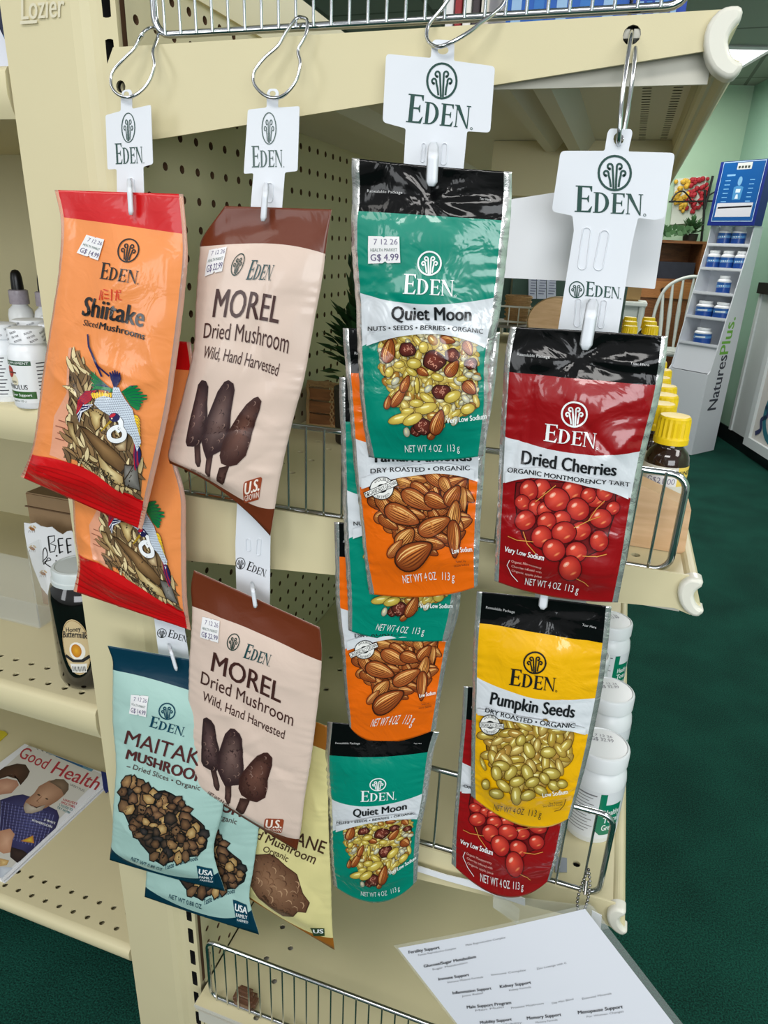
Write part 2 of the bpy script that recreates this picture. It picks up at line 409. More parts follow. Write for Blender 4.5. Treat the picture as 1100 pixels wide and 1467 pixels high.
    def cherry(s, c, r, layer, rnd):
        a = rnd.random()*3
        s.ring(c, r*1.02, r*.12, (70, 8, 12), layer, r*.92, 24, a); s.ell(c, r, r*.9, a, (232, 84, 62), layer+.35, (158, 22, 26), 20, (-r*.25, -r*.28))
        s.ell((c[0]-r*.32, c[1]-r*.36), r*.3, r*.17, -.6, (252, 214, 190), layer+.7, (236, 120, 96), 10)
        s.ell((c[0]+r*.25, c[1]+r*.38), r*.34, r*.12, -.5, (240, 150, 96), layer+.7, (200, 60, 46), 10)
    def arrays(s):
        v = [np.array(p) for p in s.v]; c = [np.array(q) for q in s.c]; l = list(s.l); out = []; st = list(s.t); mids = {}
        lim = s.step
        while st:
            t = st.pop(); e = [(np.hypot(*(v[t[i]]-v[t[(i+1) % 3]])), i) for i in range(3)]; d, i = max(e)
            if d > lim:
                a, b, k = t[i], t[(i+1) % 3], t[(i+2) % 3]; key = (min(a, b), max(a, b))
                if key not in mids: v.append((v[a]+v[b])/2); c.append((c[a]+c[b])/2); l.append(l[a]); mids[key] = len(v)-1
                m = mids[key]; st += [(a, m, k), (m, b, k)]
            else: out.append(t)
        return np.array(v), out, np.array(c), np.array(l)
    def lay(s, name, fn, ink, parent, lift=.0003, dl=5e-5):     # fn(Nx2) -> points, normals
        v, t, c, l = s.arrays(); p, n = fn(v)
        return link_mesh(name, p+n*(lift+l*dl)[:, None], t, ink, parent, None, True, c)
class ArtU(Art): flip = -1.0

def on_plane(o, ex, ey):          # artwork units -> metres on a flat face
    o, ex, ey = [np.asarray(q, float) for q in (o, ex, ey)]; n = np.cross(ex, ey); n = n/np.linalg.norm(n)
    return lambda v: (o+v[:, :1]*ex+v[:, 1:]*ey, np.tile(n, (len(v), 1)))
def on_cyl(c, r, turn=0.0):       # x along the girth, y up, in metres, x=0 faces the aisle side (-y)
    def fn(v):
        a = v[:, 0]/r+turn; n = np.stack([np.sin(a), -np.cos(a), 0*a], 1)
        return np.stack([c[0]+r*np.sin(a), c[1]-r*np.cos(a), c[2]+v[:, 1]], 1), n
    return fn

# ------------------------------------------------------------------ the room
def noise_floor():
    m = bpy.data.materials.new('green_loop_carpet'); m.use_nodes = True; nt = m.node_tree; b = nt.nodes['Principled BSDF']
    tc = nt.nodes.new('ShaderNodeTexCoord'); n = nt.nodes.new('ShaderNodeTexNoise'); n.inputs['Scale'].default_value = 320; n.inputs['Detail'].default_value = 5
    n2 = nt.nodes.new('ShaderNodeTexNoise'); n2.inputs['Scale'].default_value = 5
    r = nt.nodes.new('ShaderNodeValToRGB'); r.color_ramp.elements[0].position = .35; r.color_ramp.elements[0].color = lin((7, 40, 34)); r.color_ramp.elements[1].position = .7; r.color_ramp.elements[1].color = lin((24, 84, 70))
    ad = nt.nodes.new('ShaderNodeMath'); ad.operation = 'MULTIPLY_ADD'; ad.inputs[1].default_value = .3
    for q in (n, n2): nt.links.new(tc.outputs['Object'], q.inputs['Vector'])
    nt.links.new(n2.outputs['Fac'], ad.inputs[0]); ad.inputs[2].default_value = -.15
    a2 = nt.nodes.new('ShaderNodeMath'); a2.operation = 'ADD'; nt.links.new(ad.outputs[0], a2.inputs[0]); nt.links.new(n.outputs['Fac'], a2.inputs[1])
    nt.links.new(a2.outputs[0], r.inputs['Fac']); nt.links.new(r.outputs['Color'], b.inputs['Base Color'])
    b.inputs['Roughness'].default_value = .95; b.inputs['Specular IOR Level'].default_value = .15
    bp = nt.nodes.new('ShaderNodeBump'); bp.inputs['Strength'].default_value = .6; bp.inputs['Distance'].default_value = .004
    nt.links.new(n.outputs['Fac'], bp.inputs['Height']); nt.links.new(bp.outputs['Normal'], b.inputs['Normal'])
    return m
CARPET = noise_floor()
GREEN = mat('pale_green_wall_paint', (168, 196, 168), .7, bump=.05, bscale=200, var=.02)
GREEN2 = mat('green_side_wall_paint', (150, 186, 164), .7, bump=.05, bscale=200, var=.02)
def ceiling_mat():
    m = bpy.data.materials.new('grey_ceiling_tiles'); m.use_nodes = True; nt = m.node_tree; b = nt.nodes['Principled BSDF']
    tc = nt.nodes.new('ShaderNodeTexCoord'); br = nt.nodes.new('ShaderNodeTexBrick'); br.offset = 0
    br.inputs['Scale'].default_value = 1; br.inputs['Brick Width'].default_value = .6; br.inputs['Row Height'].default_value = .6; br.inputs['Mortar Size'].default_value = .012
    br.inputs['Color1'].default_value = lin((158, 164, 154)); br.inputs['Color2'].default_value = lin((142, 149, 139)); br.inputs['Mortar'].default_value = lin((110, 114, 106))
    nt.links.new(tc.outputs['Object'], br.inputs['Vector']); nt.links.new(br.outputs['Color'], b.inputs['Base Color']); b.inputs['Roughness'].default_value = .9
    return m
def struct(name, mb, m, **kw): return tag(mb.build(name, m, **kw), kind='structure')
struct('floor', MB().box((-6, -3.5, -.05), (5, 9, 0)), CARPET)
Q0 = np.array([.893, 5.384, 0]); WD = np.array([.156, -.602, 0])/np.hypot(.156, .602); WN = np.array([-.602, -.156, 0])/np.hypot(.156, .602)   # right wall: foot, direction to the front, face normal
CORNER = Q0-WD*.90; BD = WN
def wall(name, a, b, z0, z1, back, m):
    a, b, n = np.array(a), np.array(b), np.array(back)
    return struct(name, MB().prism([a+[0, 0, z0], b+[0, 0, z0], b+[0, 0, z1], a+[0, 0, z1]], n), m)
wall('wall_right', CORNER, CORNER+WD*7.2, 0, 2.42, -WN*.1, GREEN2)
wall('wall_back', CORNER-WN*.1, CORNER+BD*6.0, 0, 2.42, -WD*.1, GREEN)
cq = [CORNER-WD*.1-WN*.1, CORNER-WD*.1+WN*6, CORNER+WN*6+WD*5.2, CORNER+WD*5.2-WN*.1]
struct('ceiling', MB().prism([p+[0, 0, 2.42] for p in cq], (0, 0, .08)), ceiling_mat())
BB = mat('black_vinyl_baseboard', (14, 18, 22), .4)
wall('baseboard_right', CORNER, CORNER+WD*7.2, 0, .105, WN*.012, BB); wall('baseboard_back', CORNER, CORNER+BD*6.0, 0, .105, WD*.012, BB)
def PW(px, py, off=0.0):                  # photo point on the right wall
    d = ray(px, py); t = (WN @ (Q0+WN*off-np.array([0, 0, FL])*[1, 1, 0]))/(WN @ d); p = d*t; p[2] += FL; return p
def PB(px, py, off=0.0):                  # photo point on the back wall
    d = ray(px, py); t = (WD @ (CORNER+WD*off))/(WD @ d); p = d*t; p[2] += FL; return p
# white panelling low on the right wall
WHITEW = mat('white_panel_paint', (214, 220, 220), .55)
s0 = float((PW(1046, 637)-Q0) @ WD); zt = float(PW(1098, 421)[2])
a = Q0+WD*s0; struct('trim_1', MB().prism([a+[0, 0, .105], a+WD*3+[0, 0, .105], a+WD*3+[0, 0, zt], a+[0, 0, zt]], WN*.018), WHITEW)
a2 = a-WD*.02; struct('trim_2', MB().prism([a2+[0, 0, .105], a2+WD*.035+[0, 0, .105], a2+WD*.035+[0, 0, zt], a2+[0, 0, zt]], WN*.03), WHITEW)
struct('trim_3', MB().prism([a2+[0, 0, zt], a+WD*3+[0, 0, zt], a+WD*3+[0, 0, zt+.07], a2+[0, 0, zt+.07]], WN*.05), mat('black_cap_rail', (20, 26, 24), .5))
# lit ceiling panel
LAMP = mat('lit_diffuser', (255, 255, 255), .5, emis=(250, 252, 255), estr=2.0)
lc = Pz(1036, 86, 2.42); t = thing('ceiling_light', tuple(lc), 'lit white ceiling panel above the shelf end, beside the green wall', 'ceiling light')
u, w = WN*.16, WD*.34
MB().prism([lc-u-w-[0, 0, .012], lc+u-w-[0, 0, .012], lc+u+w-[0, 0, .012], lc-u+w-[0, 0, .012]], (0, 0, .012)).build('light_diffuser', LAMP, t)
fr = MB()
for q0, q1 in ((lc-u-w, lc+u-w), (lc+u-w, lc+u+w), (lc+u+w, lc-u+w), (lc-u+w, lc-u-w)): fr.tube([q0-[0, 0, .01], q1-[0, 0, .01]], .012, 4)
fr.build('light_frame', mat('white_light_frame', (210, 212, 210), .5), t)

# ------------------------------------------------------------------ the shelving unit
Y0 = .60; XP = -.455; YE = 2.45
Z_UP, Z_MID, Z_LOW, Z_BASE = FL+.150, FL-.269, FL-.670, FL-1.085
X_UP, X_LO = .046, .104
up = thing('shelving_upright', (-.53, .66, 0), 'beige steel shelving upright with slots, left of the hanging packs', 'shelving post')
m = MB(); zt = FL+.75
prof = [(-.585, .602), (-.505, .600), (-.496, .6015), (-.489, .606), (-.482, .607)]
for i in range(len(prof)-1):
    (x0, y0), (x1, y1) = prof[i], prof[i+1]; m.add([(x0, y0, 0), (x1, y1, 0), (x1, y1, zt), (x0, y0, zt)], [(0, 1, 2, 3)])
m.add([(-.585, .602, 0), (-.585, .70, 0), (-.585, .70, zt), (-.585, .602, zt)], [(0, 1, 2, 3)]); m.add([(-.585, .70, 0), (-.462, .70, 0), (-.462, .70, zt), (-.585, .70, zt)], [(0, 1, 2, 3)])
m.add([(-.585, .602, zt), (-.462, .607, zt), (-.462, .70, zt), (-.585, .70, zt)], [(0, 1, 2, 3)])
o = m.build('post', BEIGE, up); smooth_angle(o, 35)
m = MB(); n = int(zt/.047); m.perf((-.482, .607, .01), (.020, 0, 0), (0, 0, .047), 1, n, lambda i, j: True, .01, (0, .02, 0), 0, 1, 12, (.0045, .0155))
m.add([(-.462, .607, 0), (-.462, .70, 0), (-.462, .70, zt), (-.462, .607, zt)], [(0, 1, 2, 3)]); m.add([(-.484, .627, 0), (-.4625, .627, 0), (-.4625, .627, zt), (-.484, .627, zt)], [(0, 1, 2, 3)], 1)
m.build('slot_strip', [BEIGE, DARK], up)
pa, pb = P(33, 29, .601), P(96, 22, .601)
em = ArtU(); em.step = .1; W_ = np.linalg.norm(pb-pa); em.text('Lozier', (0, 0), (1, 0), .36, (214, 207, 181), 0, .02, .25); em.poly([(-.05, -.07), (.34, -.07), (.36, -.02), (-.03, -.02)], (214, 207, 181), 0)
em.lay('embossed_name', on_plane((pa[0], .5998, pa[2]), (W_, 0, 0), (0, 0, W_)), INK_GLOSS, up, .0007)

# pegboard behind the right-hand shelves, real holes
ph = .029
for z0, z1, nm in ((FL-1.085, FL+.222, 0),):
    m = MB(); ny, nz = 42, int((z1-z0)/ph)
    o_ = np.array([XP, Px(258, 198, XP)[1]-.5*ph-2*ph, Px(258, 198, XP)[2]-.5*ph-ph*int((Px(258, 198, XP)[2]-z0)/ph)])
    m.perf(o_, (0, ph, 0), (0, 0, ph), ny, nz, lambda i, j: True, .0042, (-.006, 0, 0), 0, 1, 10)
    ya = o_[1]+ny*ph; m.add([(XP, ya, o_[2]), (XP, YE, o_[2]), (XP, YE, o_[2]+nz*ph), (XP, ya, o_[2]+nz*ph)], [(0, 1, 2, 3)])
    m.add([(XP-.0065, .612, z0), (XP-.0065, YE, z0), (XP-.0065, YE, z1), (XP-.0065, .612, z1)], [(0, 1, 2, 3)], 1)
    pg = m.build('pegboard_panel', [BEIGE_D, HOLE]); tag(pg, 'beige pegboard panel with rows of small holes behind the hanging packs', 'pegboard')
MB().box((XP-.02, .64, FL+.222), (XP+.004, YE, FL+.29)).build('top_rail', BEIGE, pg)
MB().box((XP-.03, .71, .1), (XP-.0075, YE, FL+.29)).build('back_skin', BEIGE_D, pg)

def cap_outline(shift):
    z_ = Zm(880, 0, 4.89); pts = [(780, 40), (825, 31), (870, 30), (897, 45), (905, 75), (890, 130), (858, 165), (830, 200), (808, 240), (800, 285), (810, 345), (826, 385), (850, 412), (878, 425), (900, 432), (903, 460), (890, 490), (850, 535), (815, 548), (780, 548), (735, 525), (690, 488), (655, 430), (637, 370), (628, 300), (634, 230), (655, 165), (690, 110), (735, 65)]
    return [P(*z_(*p), .594)+np.array(shift) for p in pts]
CP = cap_outline((0, 0, 0)); CX0, CZ0 = CP[0][0], CP[0][2]
def round_cap(outline, depth):
    # milky moulded cap: rounded edges by stacked inset outlines
    o = np.array(outline); c = o.mean(0); c[0] -= .008; m = MB(); n = len(o); rings = []
    nx = []
    for i in range(n):
        t = o[(i+1) % n]-o[i-1]; q = np.array([-t[2], 0, t[0]]); nx.append(q/np.linalg.norm(q))
    nx = np.array(nx); area2 = sum(o[i-1][0]*o[i][2]-o[i][0]*o[i-1][2] for i in range(n)); sg = 1 if area2 > 0 else -1
    for ins, dy in ((.0032, 0), (.0016, .0006), (.0004, .002), (0, .004), (0, depth)): rings.append(o+nx*ins*sg+np.array([0, dy, 0]))
    v = [p for r in rings for p in r]; f = []
    for k in range(len(rings)-1): f += [(k*n+i, k*n+(i+1) % n, (k+1)*n+(i+1) % n, (k+1)*n+i) for i in range(n)]
    f += [tuple(t) for t in tessellate_polygon([[Vector(p) for p in rings[0]]])]
    return m.add(v, f)
def shelf(name, zt, xr, label, ye=YE, bracket_drop=(.072, .02), holes=True, skirt=.034, lip_ye=None, cap=True, yn=None):
    yn = yn or Y0
    t = thing('gondola_shelf', ((XP+xr)/2, Y0, zt), label, 'shelf')
    p = .0290; n1 = int((xr-.012-XP)/p); n2 = 40; m = MB(); zz = zt
    xa = xr-.012-n1*p
    def hole(i, j):
        if not holes: return False
        if i in (1, 2) and (j+i) % 2 == 0: return True
        if i in (n1-2, n1-3) and (j+i) % 2 == 1 and j > 0: return True
        return False
    m.perf((xa, yn+.004, zz), (p, 0, 0), (0, p, 0), n1, n2, hole, .0046, (0, 0, -.003), 0, 0, 10)
    yb = yn+.004+n2*p
    m.add([(xa, yb, zz), (xr-.012, yb, zz), (xr-.012, ye, zz), (xa, ye, zz)], [(0, 1, 2, 3)]); m.add([(XP+.001, yn+.004, zz), (xa, yn+.004, zz), (xa, ye, zz), (XP+.001, ye, zz)], [(0, 1, 2, 3)])
    m.build('deck', BEIGE, t)
    m = MB()                       # underside: skirts, stiffening channels and two rows of slots near the front
    m.box((XP, yn+.012, zt-skirt), (xr-.012, yn+.015, zt-.0004)); m.box((XP, yn+.003, zt-.006), (xr-.012, yn+.0115, zt-.0004))
    zu = zt-.012; nn = 80; pp = .0125
    m.add([(XP, yn+.004, zu), (xr-.067, yn+.004, zu), (xr-.067, ye, zu), (XP, ye, zu)], [(0, 3, 2, 1)])
    m.perf((xr-.067, yn+.006, zu), (.026, 0, 0), (0, pp, 0), 2, nn, lambda i, j: True, .005, (0, 0, .008), 0, 1, 10, (.0042, .0018))
    yb = yn+.006+nn*pp; m.add([(xr-.015, yn+.006, zu), (xr-.01, yn+.006, zu), (xr-.01, ye, zu), (xr-.015, ye, zu)], [(0, 3, 2, 1)]); m.add([(xr-.067, yb, zu), (xr-.015, yb, zu), (xr-.015, ye, zu), (xr-.067, ye, zu)], [(0, 3, 2, 1)])
    for x0, x1, h in ((xr-.186, xr-.150, .014), (xr-.150, xr-.112, .020), (xr-.40, xr-.34, .014)): m.prism([(x0, yn+.02, zu), (x0+.012, yn+.02, zu-h), (x1-.012, yn+.02, zu-h), (x1, yn+.02, zu)], (0, ye-yn-.04, 0))
    m.build('underside', [mat('grey_primer_underside', (200, 197, 184), .45), DARK], t)
    if cap:
        ks = 1.0 if name == 'up' else .86; A_ = np.array([CX0, CP[0][1], CZ0]); SH_ = lambda q, dy: A_+(q-A_)*ks+np.array([xr-X_UP, dy, zt-Z_UP])
        lo = np.array([SH_(q, .006) for q in CP]); c = lo.mean(0)
        lo2 = [tuple(c+(q-c)*.86*ks) for q in lo]; m = MB().prism(lo2, (0, (lip_ye or ye)-Y0, 0)); m.tube([(xr-.010, yn+.014, zt-.024), (xr-.010, ye, zt-.024)], .0055, 10); m.build('front_lip', BEIGE, t)
        o = round_cap([SH_(q, 0) for q in CP], .014).build('end_cap', MILKY, t); o['label'] = 'milky white curved plastic end cap'; smooth_angle(o, 60)
    if bracket_drop:
        a, b = bracket_drop
        loops = [[(-.474, Y0+.001, zt-.012), (-.464, Y0+.001, zt+.004), (xr-.012, Y0+.001, zt+.008), (xr-.004, Y0+.001, zt-.030), (xr-.018, Y0+.001, zt-b), (-.42, Y0+.001, zt-a), (-.474, Y0+.001, zt-a-.004)]]
        hl = []
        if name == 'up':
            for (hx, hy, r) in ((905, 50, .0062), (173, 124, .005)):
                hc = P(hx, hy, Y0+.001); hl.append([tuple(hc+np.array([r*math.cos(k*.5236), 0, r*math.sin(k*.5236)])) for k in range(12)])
        MB().sheet(loops+hl, (0, .0024, 0)).build('bracket', BEIGE, t)
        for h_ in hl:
            n_ = len(h_); m = MB(); m.add([tuple(q) for q in h_]+[(q[0], q[1]+.0095, q[2]) for q in h_], [(i, (i+1) % n_, (i+1) % n_+n_, i+n_) for i in range(n_)]+[tuple(range(n_, 2*n_))]); m.build('hole_shade_liner', DARK, t)  # dark liner added behind each bracket hole, standing in for its shade
    return t
shelf('up', Z_UP, X_UP, 'upper beige shelf seen from below, its bracket carrying the wire hooks', bracket_drop=(.068, .016))
shelf('mid', Z_MID, X_LO, 'middle beige shelf carrying the yellow-capped bottles', bracket_drop=(.075, .026))
shelf('low', Z_LOW, X_LO, 'lower beige shelf carrying the white jars with green labels', bracket_drop=(.075, .026))
bs = shelf('base', Z_BASE, X_LO, 'beige base deck at the bottom of the shelving, under the hanging sheet', bracket_drop=None, cap=False, skirt=.05, yn=.575)
MB().box((XP, .60, .0), (X_LO-.02, .602, Z_BASE-.005)).build('kick_plate', BEIGE, bs)
MB().box((X_LO-.0125, .578, 0.0), (X_LO-.004, YE, Z_BASE+.004)).build('front_skirt', BEIGE, bs)
o = MB().box((-.20, 1.046, FL+.07), (.03, 1.05, Z_UP-.0125)).box((-.20, 1.05, FL+.07), (.02, 1.07, FL+.075)).build('shelf_cross_brace', BEIGE)
tag(o, 'beige cross brace under the far part of the upper shelf', 'brace')

# bay of shelves on the left
LB = thing('bay_back_panel', (-1.1, 1.12, 0), 'plain beige back panel behind the white bottles on the left', 'partition')  # back panel belonging to the left shelving bay
MB().box((-1.75, 1.10, 0), (-.59, 1.115, FL+.8)).build('panel', BEIGE_D, LB); MB().box((-.62, 1.085, 0), (-.585, 1.10, FL+.8)).build('seam_strip', BEIGE, LB)
def left_shelf(zt, label, face=.043, holes=True):
    t = thing('display_shelf', (-1.1, .6, zt), label, 'shelf'); p = .029; m = MB(); n1, n2 = 40, 17; x1 = -.588
    m.perf((x1-n1*p, .612, zt), (p, 0, 0), (0, p, 0), n1, n2, lambda i, j: holes and j in (0, 1) and True and (j == 0 or True) and ((i+j) % 1 == 0) and (j < 2), .0046, (0, 0, -.003), 0, 0, 10)
    m.box((x1-n1*p, .612, zt-.02), (x1, 1.10, zt-.012)); m.build('deck', BEIGE, t)
    q = [(.612, 0), (.604, -.001), (.600, -.006), (.599, -face*.55), (.602, -face*.8), (.606, -face), (.612, -face)]
    o = MB().prism([(x1-n1*p, y, zt+z) for y, z in q], (n1*p, 0, 0)).build('front_lip', BEIGE, t); smooth_angle(o, 50)
    return t
zL = (FL+.145, FL-.190, FL-.598, FL-1.062)
left_shelf(zL[0], 'top left beige shelf holding a blue and white carton', .045); left_shelf(zL[1], 'left beige shelf holding white supplement bottles'); left_shelf(zL[2], 'left beige shelf holding the dark syrup jar', .05); left_shelf(zL[3], 'lowest left beige shelf with a magazine lying on it', .03)

# chrome wire fences along the shelf ends
def fence(x0, x1, y, zb, zt, n, label, r=.0032, open_right=True):
    t = thing('wire_fence', ((x0+x1)/2, y, zb), label, 'shelf divider')
    def arc(cx, cz, a0, a1, R=.014): return [(cx+R*math.cos(a0+(a1-a0)*i/5), y, cz+R*math.sin(a0+(a1-a0)*i/5)) for i in range(6)]
    R = .014; h = math.pi/2
    path = arc(x1-R, zt-R, h, 0)+arc(x1-R, zb+R, 0, -h)+arc(x0+R, zb+R, -h, -2*h)+arc(x0+R, zt-R, 2*h, h)
    smooth_angle(MB().tube(path, r, 10, True).build('frame', CHROME, t), 50)
    for i in range(n):
        x = x0+.012+(x1-x0-.03)*i/(n-1); smooth_angle(MB().tube([(x, y-.0035, zb-.001), (x, y-.0035, zt+.001)], .0013, 6).build('wire', CHROME, t), 60)
    return t
fence(-.422, .012, .606, Z_UP+.0125, Z_UP+.105, 27, 'chrome wire fence standing on the upper shelf in front of blue cartons')
fence(-.452, .076, .612, Z_MID+.004, Z_MID+.095, 26, 'chrome wire fence along the middle shelf, in front of the wooden block')
fence(-.44, .074, .608, Z_LOW+.006, Z_LOW+.119, 18, 'chrome wire fence along the lower shelf, in front of the white jars')
fence(-.437, .06, .597, Z_BASE+.004, Z_BASE+.122, 26, 'chrome wire fence on the base deck at the bottom left of the packs')

# ------------------------------------------------------------------ pouches: a curved sheet through measured rows, puffed, creased, printed
class Surf:
    def __init__(s, rows, T=.011, seed=1, wr=.0006, fold=None, top=.22, bot=.17, pinch=.0006):
        r = np.random.default_rng(seed); s.T, s.wr, s.fold, s.top, s.bot, s.pinch = T, wr, fold, top, bot, pinch
        L = []; R = []; M = []
        for q in rows:
            yl, yr = (q[4], q[4]) if np.isscalar(q[4]) else q[4]
            l, rr = P(q[0], q[1], yl), P(q[2], q[3], yr); L.append(l); R.append(rr)
            M.append(P(q[5], q[6], (yl+yr)/2)-(l+rr)/2 if len(q) > 5 else np.zeros(3))
        s.L, s.R, s.M = np.array(L), np.array(R), np.array(M)
        c = (s.L+s.R)/2; d = np.r_[0, np.cumsum(np.linalg.norm(np.diff(c, axis=0), axis=1))]; s.k = d/d[-1]; s.H = d[-1]
        s.W = np.mean(np.linalg.norm(s.L-s.R, axis=1))
        s.ph = [(r.uniform(-1, 1)*60+20, r.uniform(-1, 1)*45, r.uniform(0, 6.3), r.uniform(.4, 1)) for _ in range(5)]+[(r.uniform(-1, 1)*170, r.uniform(-1, 1)*130, r.uniform(0, 6.3), r.uniform(.1, .3)) for _ in range(6)]
        s.cr = [(r.uniform(.08, .92)*s.W, r.uniform(.16, .95)*s.H, r.uniform(0, 3.14), r.uniform(-1, 1)*2.6*wr, r.uniform(.003, .010), r.uniform(.012, .045)) for _ in range(20)]
    def curve(s, A, v):
        k = s.k; n = len(k); m = np.gradient(A, k, axis=0) if n > 2 else np.tile((A[1]-A[0])/(k[1]-k[0]), (2, 1))
        i = np.clip(np.searchsorted(k, v, side='right')-1, 0, n-2); h = (k[i+1]-k[i]); t = ((v-k[i])/h)[:, None]; h = h[:, None]
        return (2*t**3-3*t*t+1)*A[i]+(t**3-2*t*t+t)*h*m[i]+(-2*t**3+3*t*t)*A[i+1]+(t**3-t*t)*h*m[i+1]
    def base(s, u, v):
        u = u[:, None]; return s.curve(s.L, v)*(1-u)+s.curve(s.R, v)*u+4*u*(1-u)*s.curve(s.M, v)
    def nrm(s, u, v):
        e = 1e-3; du = s.base(u+e, v)-s.base(u-e, v); dv = s.base(u, np.clip(v+e, 0, 1))-s.base(u, np.clip(v-e, 0, 1))
        n = np.cross(dv, du); return n/np.linalg.norm(n, axis=1)[:, None]
    def thick(s, u, v):
        sm = lambda x: np.clip(x, 0, 1)**2*(3-2*np.clip(x, 0, 1))
        return np.clip(1-(2*np.clip(u, 0, 1)-1)**2, 0, 1)**.75*sm((v-.02)/s.top)*sm((1-v)/s.bot)
    def ev(s, uv, front=True):
        u = np.clip(uv[:, 0], 0, 1); v = np.clip(uv[:, 1], 0, 1); b = s.base(u, v); n = s.nrm(u, v); t = s.thick(u, v)
        x, y = u*s.W, v*s.H; w = np.zeros_like(u)
        for kx, ky, p, a in s.ph: w += a*np.sin(kx*x+ky*y+p)
        w *= s.wr*np.minimum(1, np.minimum(u, 1-u)*8)*np.clip(v*12, 0, 1)*np.clip((1-v)*12, 0, 1)
        w += s.pinch*np.sin(y*420+3*np.sin(y*90))*np.exp(-np.minimum(u, 1-u)/.09)*np.clip(v*8-.8, 0, 1)*np.clip((1-v)*8, 0, 1)
        for (x0, y0, th, a, wd_, ln) in s.cr:
            dx, dy = x-x0, y-y0; d = dx*np.cos(th)+dy*np.sin(th); q = -dx*np.sin(th)+dy*np.cos(th)
            w += a*np.exp(-np.abs(d)/wd_)*np.exp(-(q/ln)**2)*np.minimum(1, np.minimum(u, 1-u)*10)*np.clip(v*8-.5, 0, 1)*np.clip((1-v)*8-.3, 0, 1)
        if s.fold:
            u0, v0, vm, am = s.fold; dx = (u-u0)*s.W; dy = (v-v0)*s.H; th = np.arctan2(dy, dx); r = np.hypot(dx, dy)
            w += am*(np.sin(4*th+1.6*np.sin(2*th+p)+.7)+.55*np.sin(9*th+2.1*np.sin(3*th)+30*r)+.5*np.sin(120*x+70*y+2*np.sin(90*y)))*np.clip(r/.025, 0, 1)*np.clip((vm-v)/.04, 0, 1)*np.clip(v*14, 0, 1)
        if not front: return b+n*(w-t*s.T*.35-.0004)[:, None], -n
        return b+n*(t*s.T+w)[:, None], n
    def inverse(s):                        # photo point of this pouch -> its (u, v)
        g = np.stack(np.meshgrid(np.linspace(0, 1, 22), np.linspace(0, 1, 30)), -1).reshape(-1, 2)
        q = project(s.base(g[:, 0], g[:, 1])+s.nrm(g[:, 0], g[:, 1])*(s.thick(g[:, 0], g[:, 1])*s.T)[:, None])
        c, w = q.mean(0), q.std(0)*1.8
        def B(z): return np.stack([z[:, 0]**i*z[:, 1]**j for i in range(7) for j in range(7-i)], 1)
        K = np.linalg.lstsq(B((q-c)/w), g, rcond=None)[0]
        return lambda px: B((np.atleast_2d(np.asarray(px, float))-c)/w) @ K
def quad3(a): return lambda u: a[0]*(1-u)*(1-2*u)+a[1]*4*u*(1-u)+a[2]*u*(2*u-1)
def pouch_mesh(name, S, cuts, mats, edge_mat, parent, e=.04, back=None):
    us = np.r_[0, e, np.linspace(e, 1-e, 58)[1:-1], 1-e, 1]; bs = [(0, 0, 0)]+list(cuts)+[(1, 1, 1)]
    grid = []; rm = []
    for k in range(len(bs)-1):
        a, b = quad3(bs[k])(us), quad3(bs[k+1])(us); n = max(3, int(125*float(np.mean(b-a))))
        for i in range(n): grid.append(a+(b-a)*i/n); rm.append(k)
    grid.append(np.ones_like(us)); nu = len(us); nv = len(grid)
    uv = np.stack([np.tile(us, nv), np.concatenate(grid)], 1); p, _ = S.ev(uv); q, _ = S.ev(uv, False)
    f = []; m = []; ne = len(mats)
    for j in range(nv-1):
        for i in range(nu-1):
            a = j*nu+i; f.append((a, a+nu, a+nu+1, a+1)); m.append(ne if (edge_mat and (i == 0 or i == nu-2)) else rm[j])
            b = a+nu*nv; f.append((b, b+1, b+nu+1, b+nu)); m.append(ne+1)
    N = nu*nv
    rim = [i for i in range(nu)]+[j*nu+nu-1 for j in range(1, nv)]+[(nv-1)*nu+i for i in range(nu-2, -1, -1)]+[j*nu for j in range(nv-2, 0, -1)]
    for i in range(len(rim)): a, b = rim[i], rim[(i+1) % len(rim)]; f.append((a, b, b+N, a+N)); m.append(ne if edge_mat else ne+1)
    return link_mesh(name, np.r_[p, q], f, list(mats)+[edge_mat or mats[0], back or mats[0]], parent, m, True)

def film(name, c, rough=.3, coat=.8, bump=.5, bs=30): return mat(name, c, rough, 0, .5, coat, bump=bump, bscale=bs, kind='film')
F_BLACK = mat('black_foil_film', (9, 9, 10), .12, 0, .3, .15, bump=.4, bscale=34, kind='film')
F_TEAL = film('teal_film', (0, 134, 112)); F_ORANGE = film('orange_film', (232, 104, 6)); F_RED = film('cherry_red_film', (146, 4, 14)); F_YEL = film('yellow_film', (236, 178, 4))
F_WHITE = film('white_band_film', (214, 219, 224)); F_SRED = film('scarlet_film', (200, 10, 18), .35, .3, .3); F_SOR = film('pale_orange_film', (236, 144, 80), .32, .4, .3)
F_BROWN = mat('brown_matte_film', (102, 44, 20), .36, 0, .5, .2, bump=.2, bscale=26, kind='film'); F_CREAM = mat('cream_matte_film', (216, 194, 180), .38, 0, .5, .2, bump=.2, bscale=26, kind='film')
F_DTEAL = mat('dark_teal_film', (5, 50, 70), .34, 0, .5, .25, bump=.2, bscale=26, kind='film'); F_MINT = mat('mint_matte_film', (170, 204, 196), .38, 0, .5, .25, bump=.2, bscale=26, kind='film')
F_PALEY = mat('pale_yellow_matte_film', (218, 208, 146), .38, 0, .5, .2, bump=.2, bscale=26, kind='film'); F_OCHRE = mat('ochre_matte_film', (150, 92, 26), .38, 0, .5, .2)
F_CLEAR = mat('clear_film_edge', (226, 220, 214), .12, 0, .5, .5, alpha=.3)

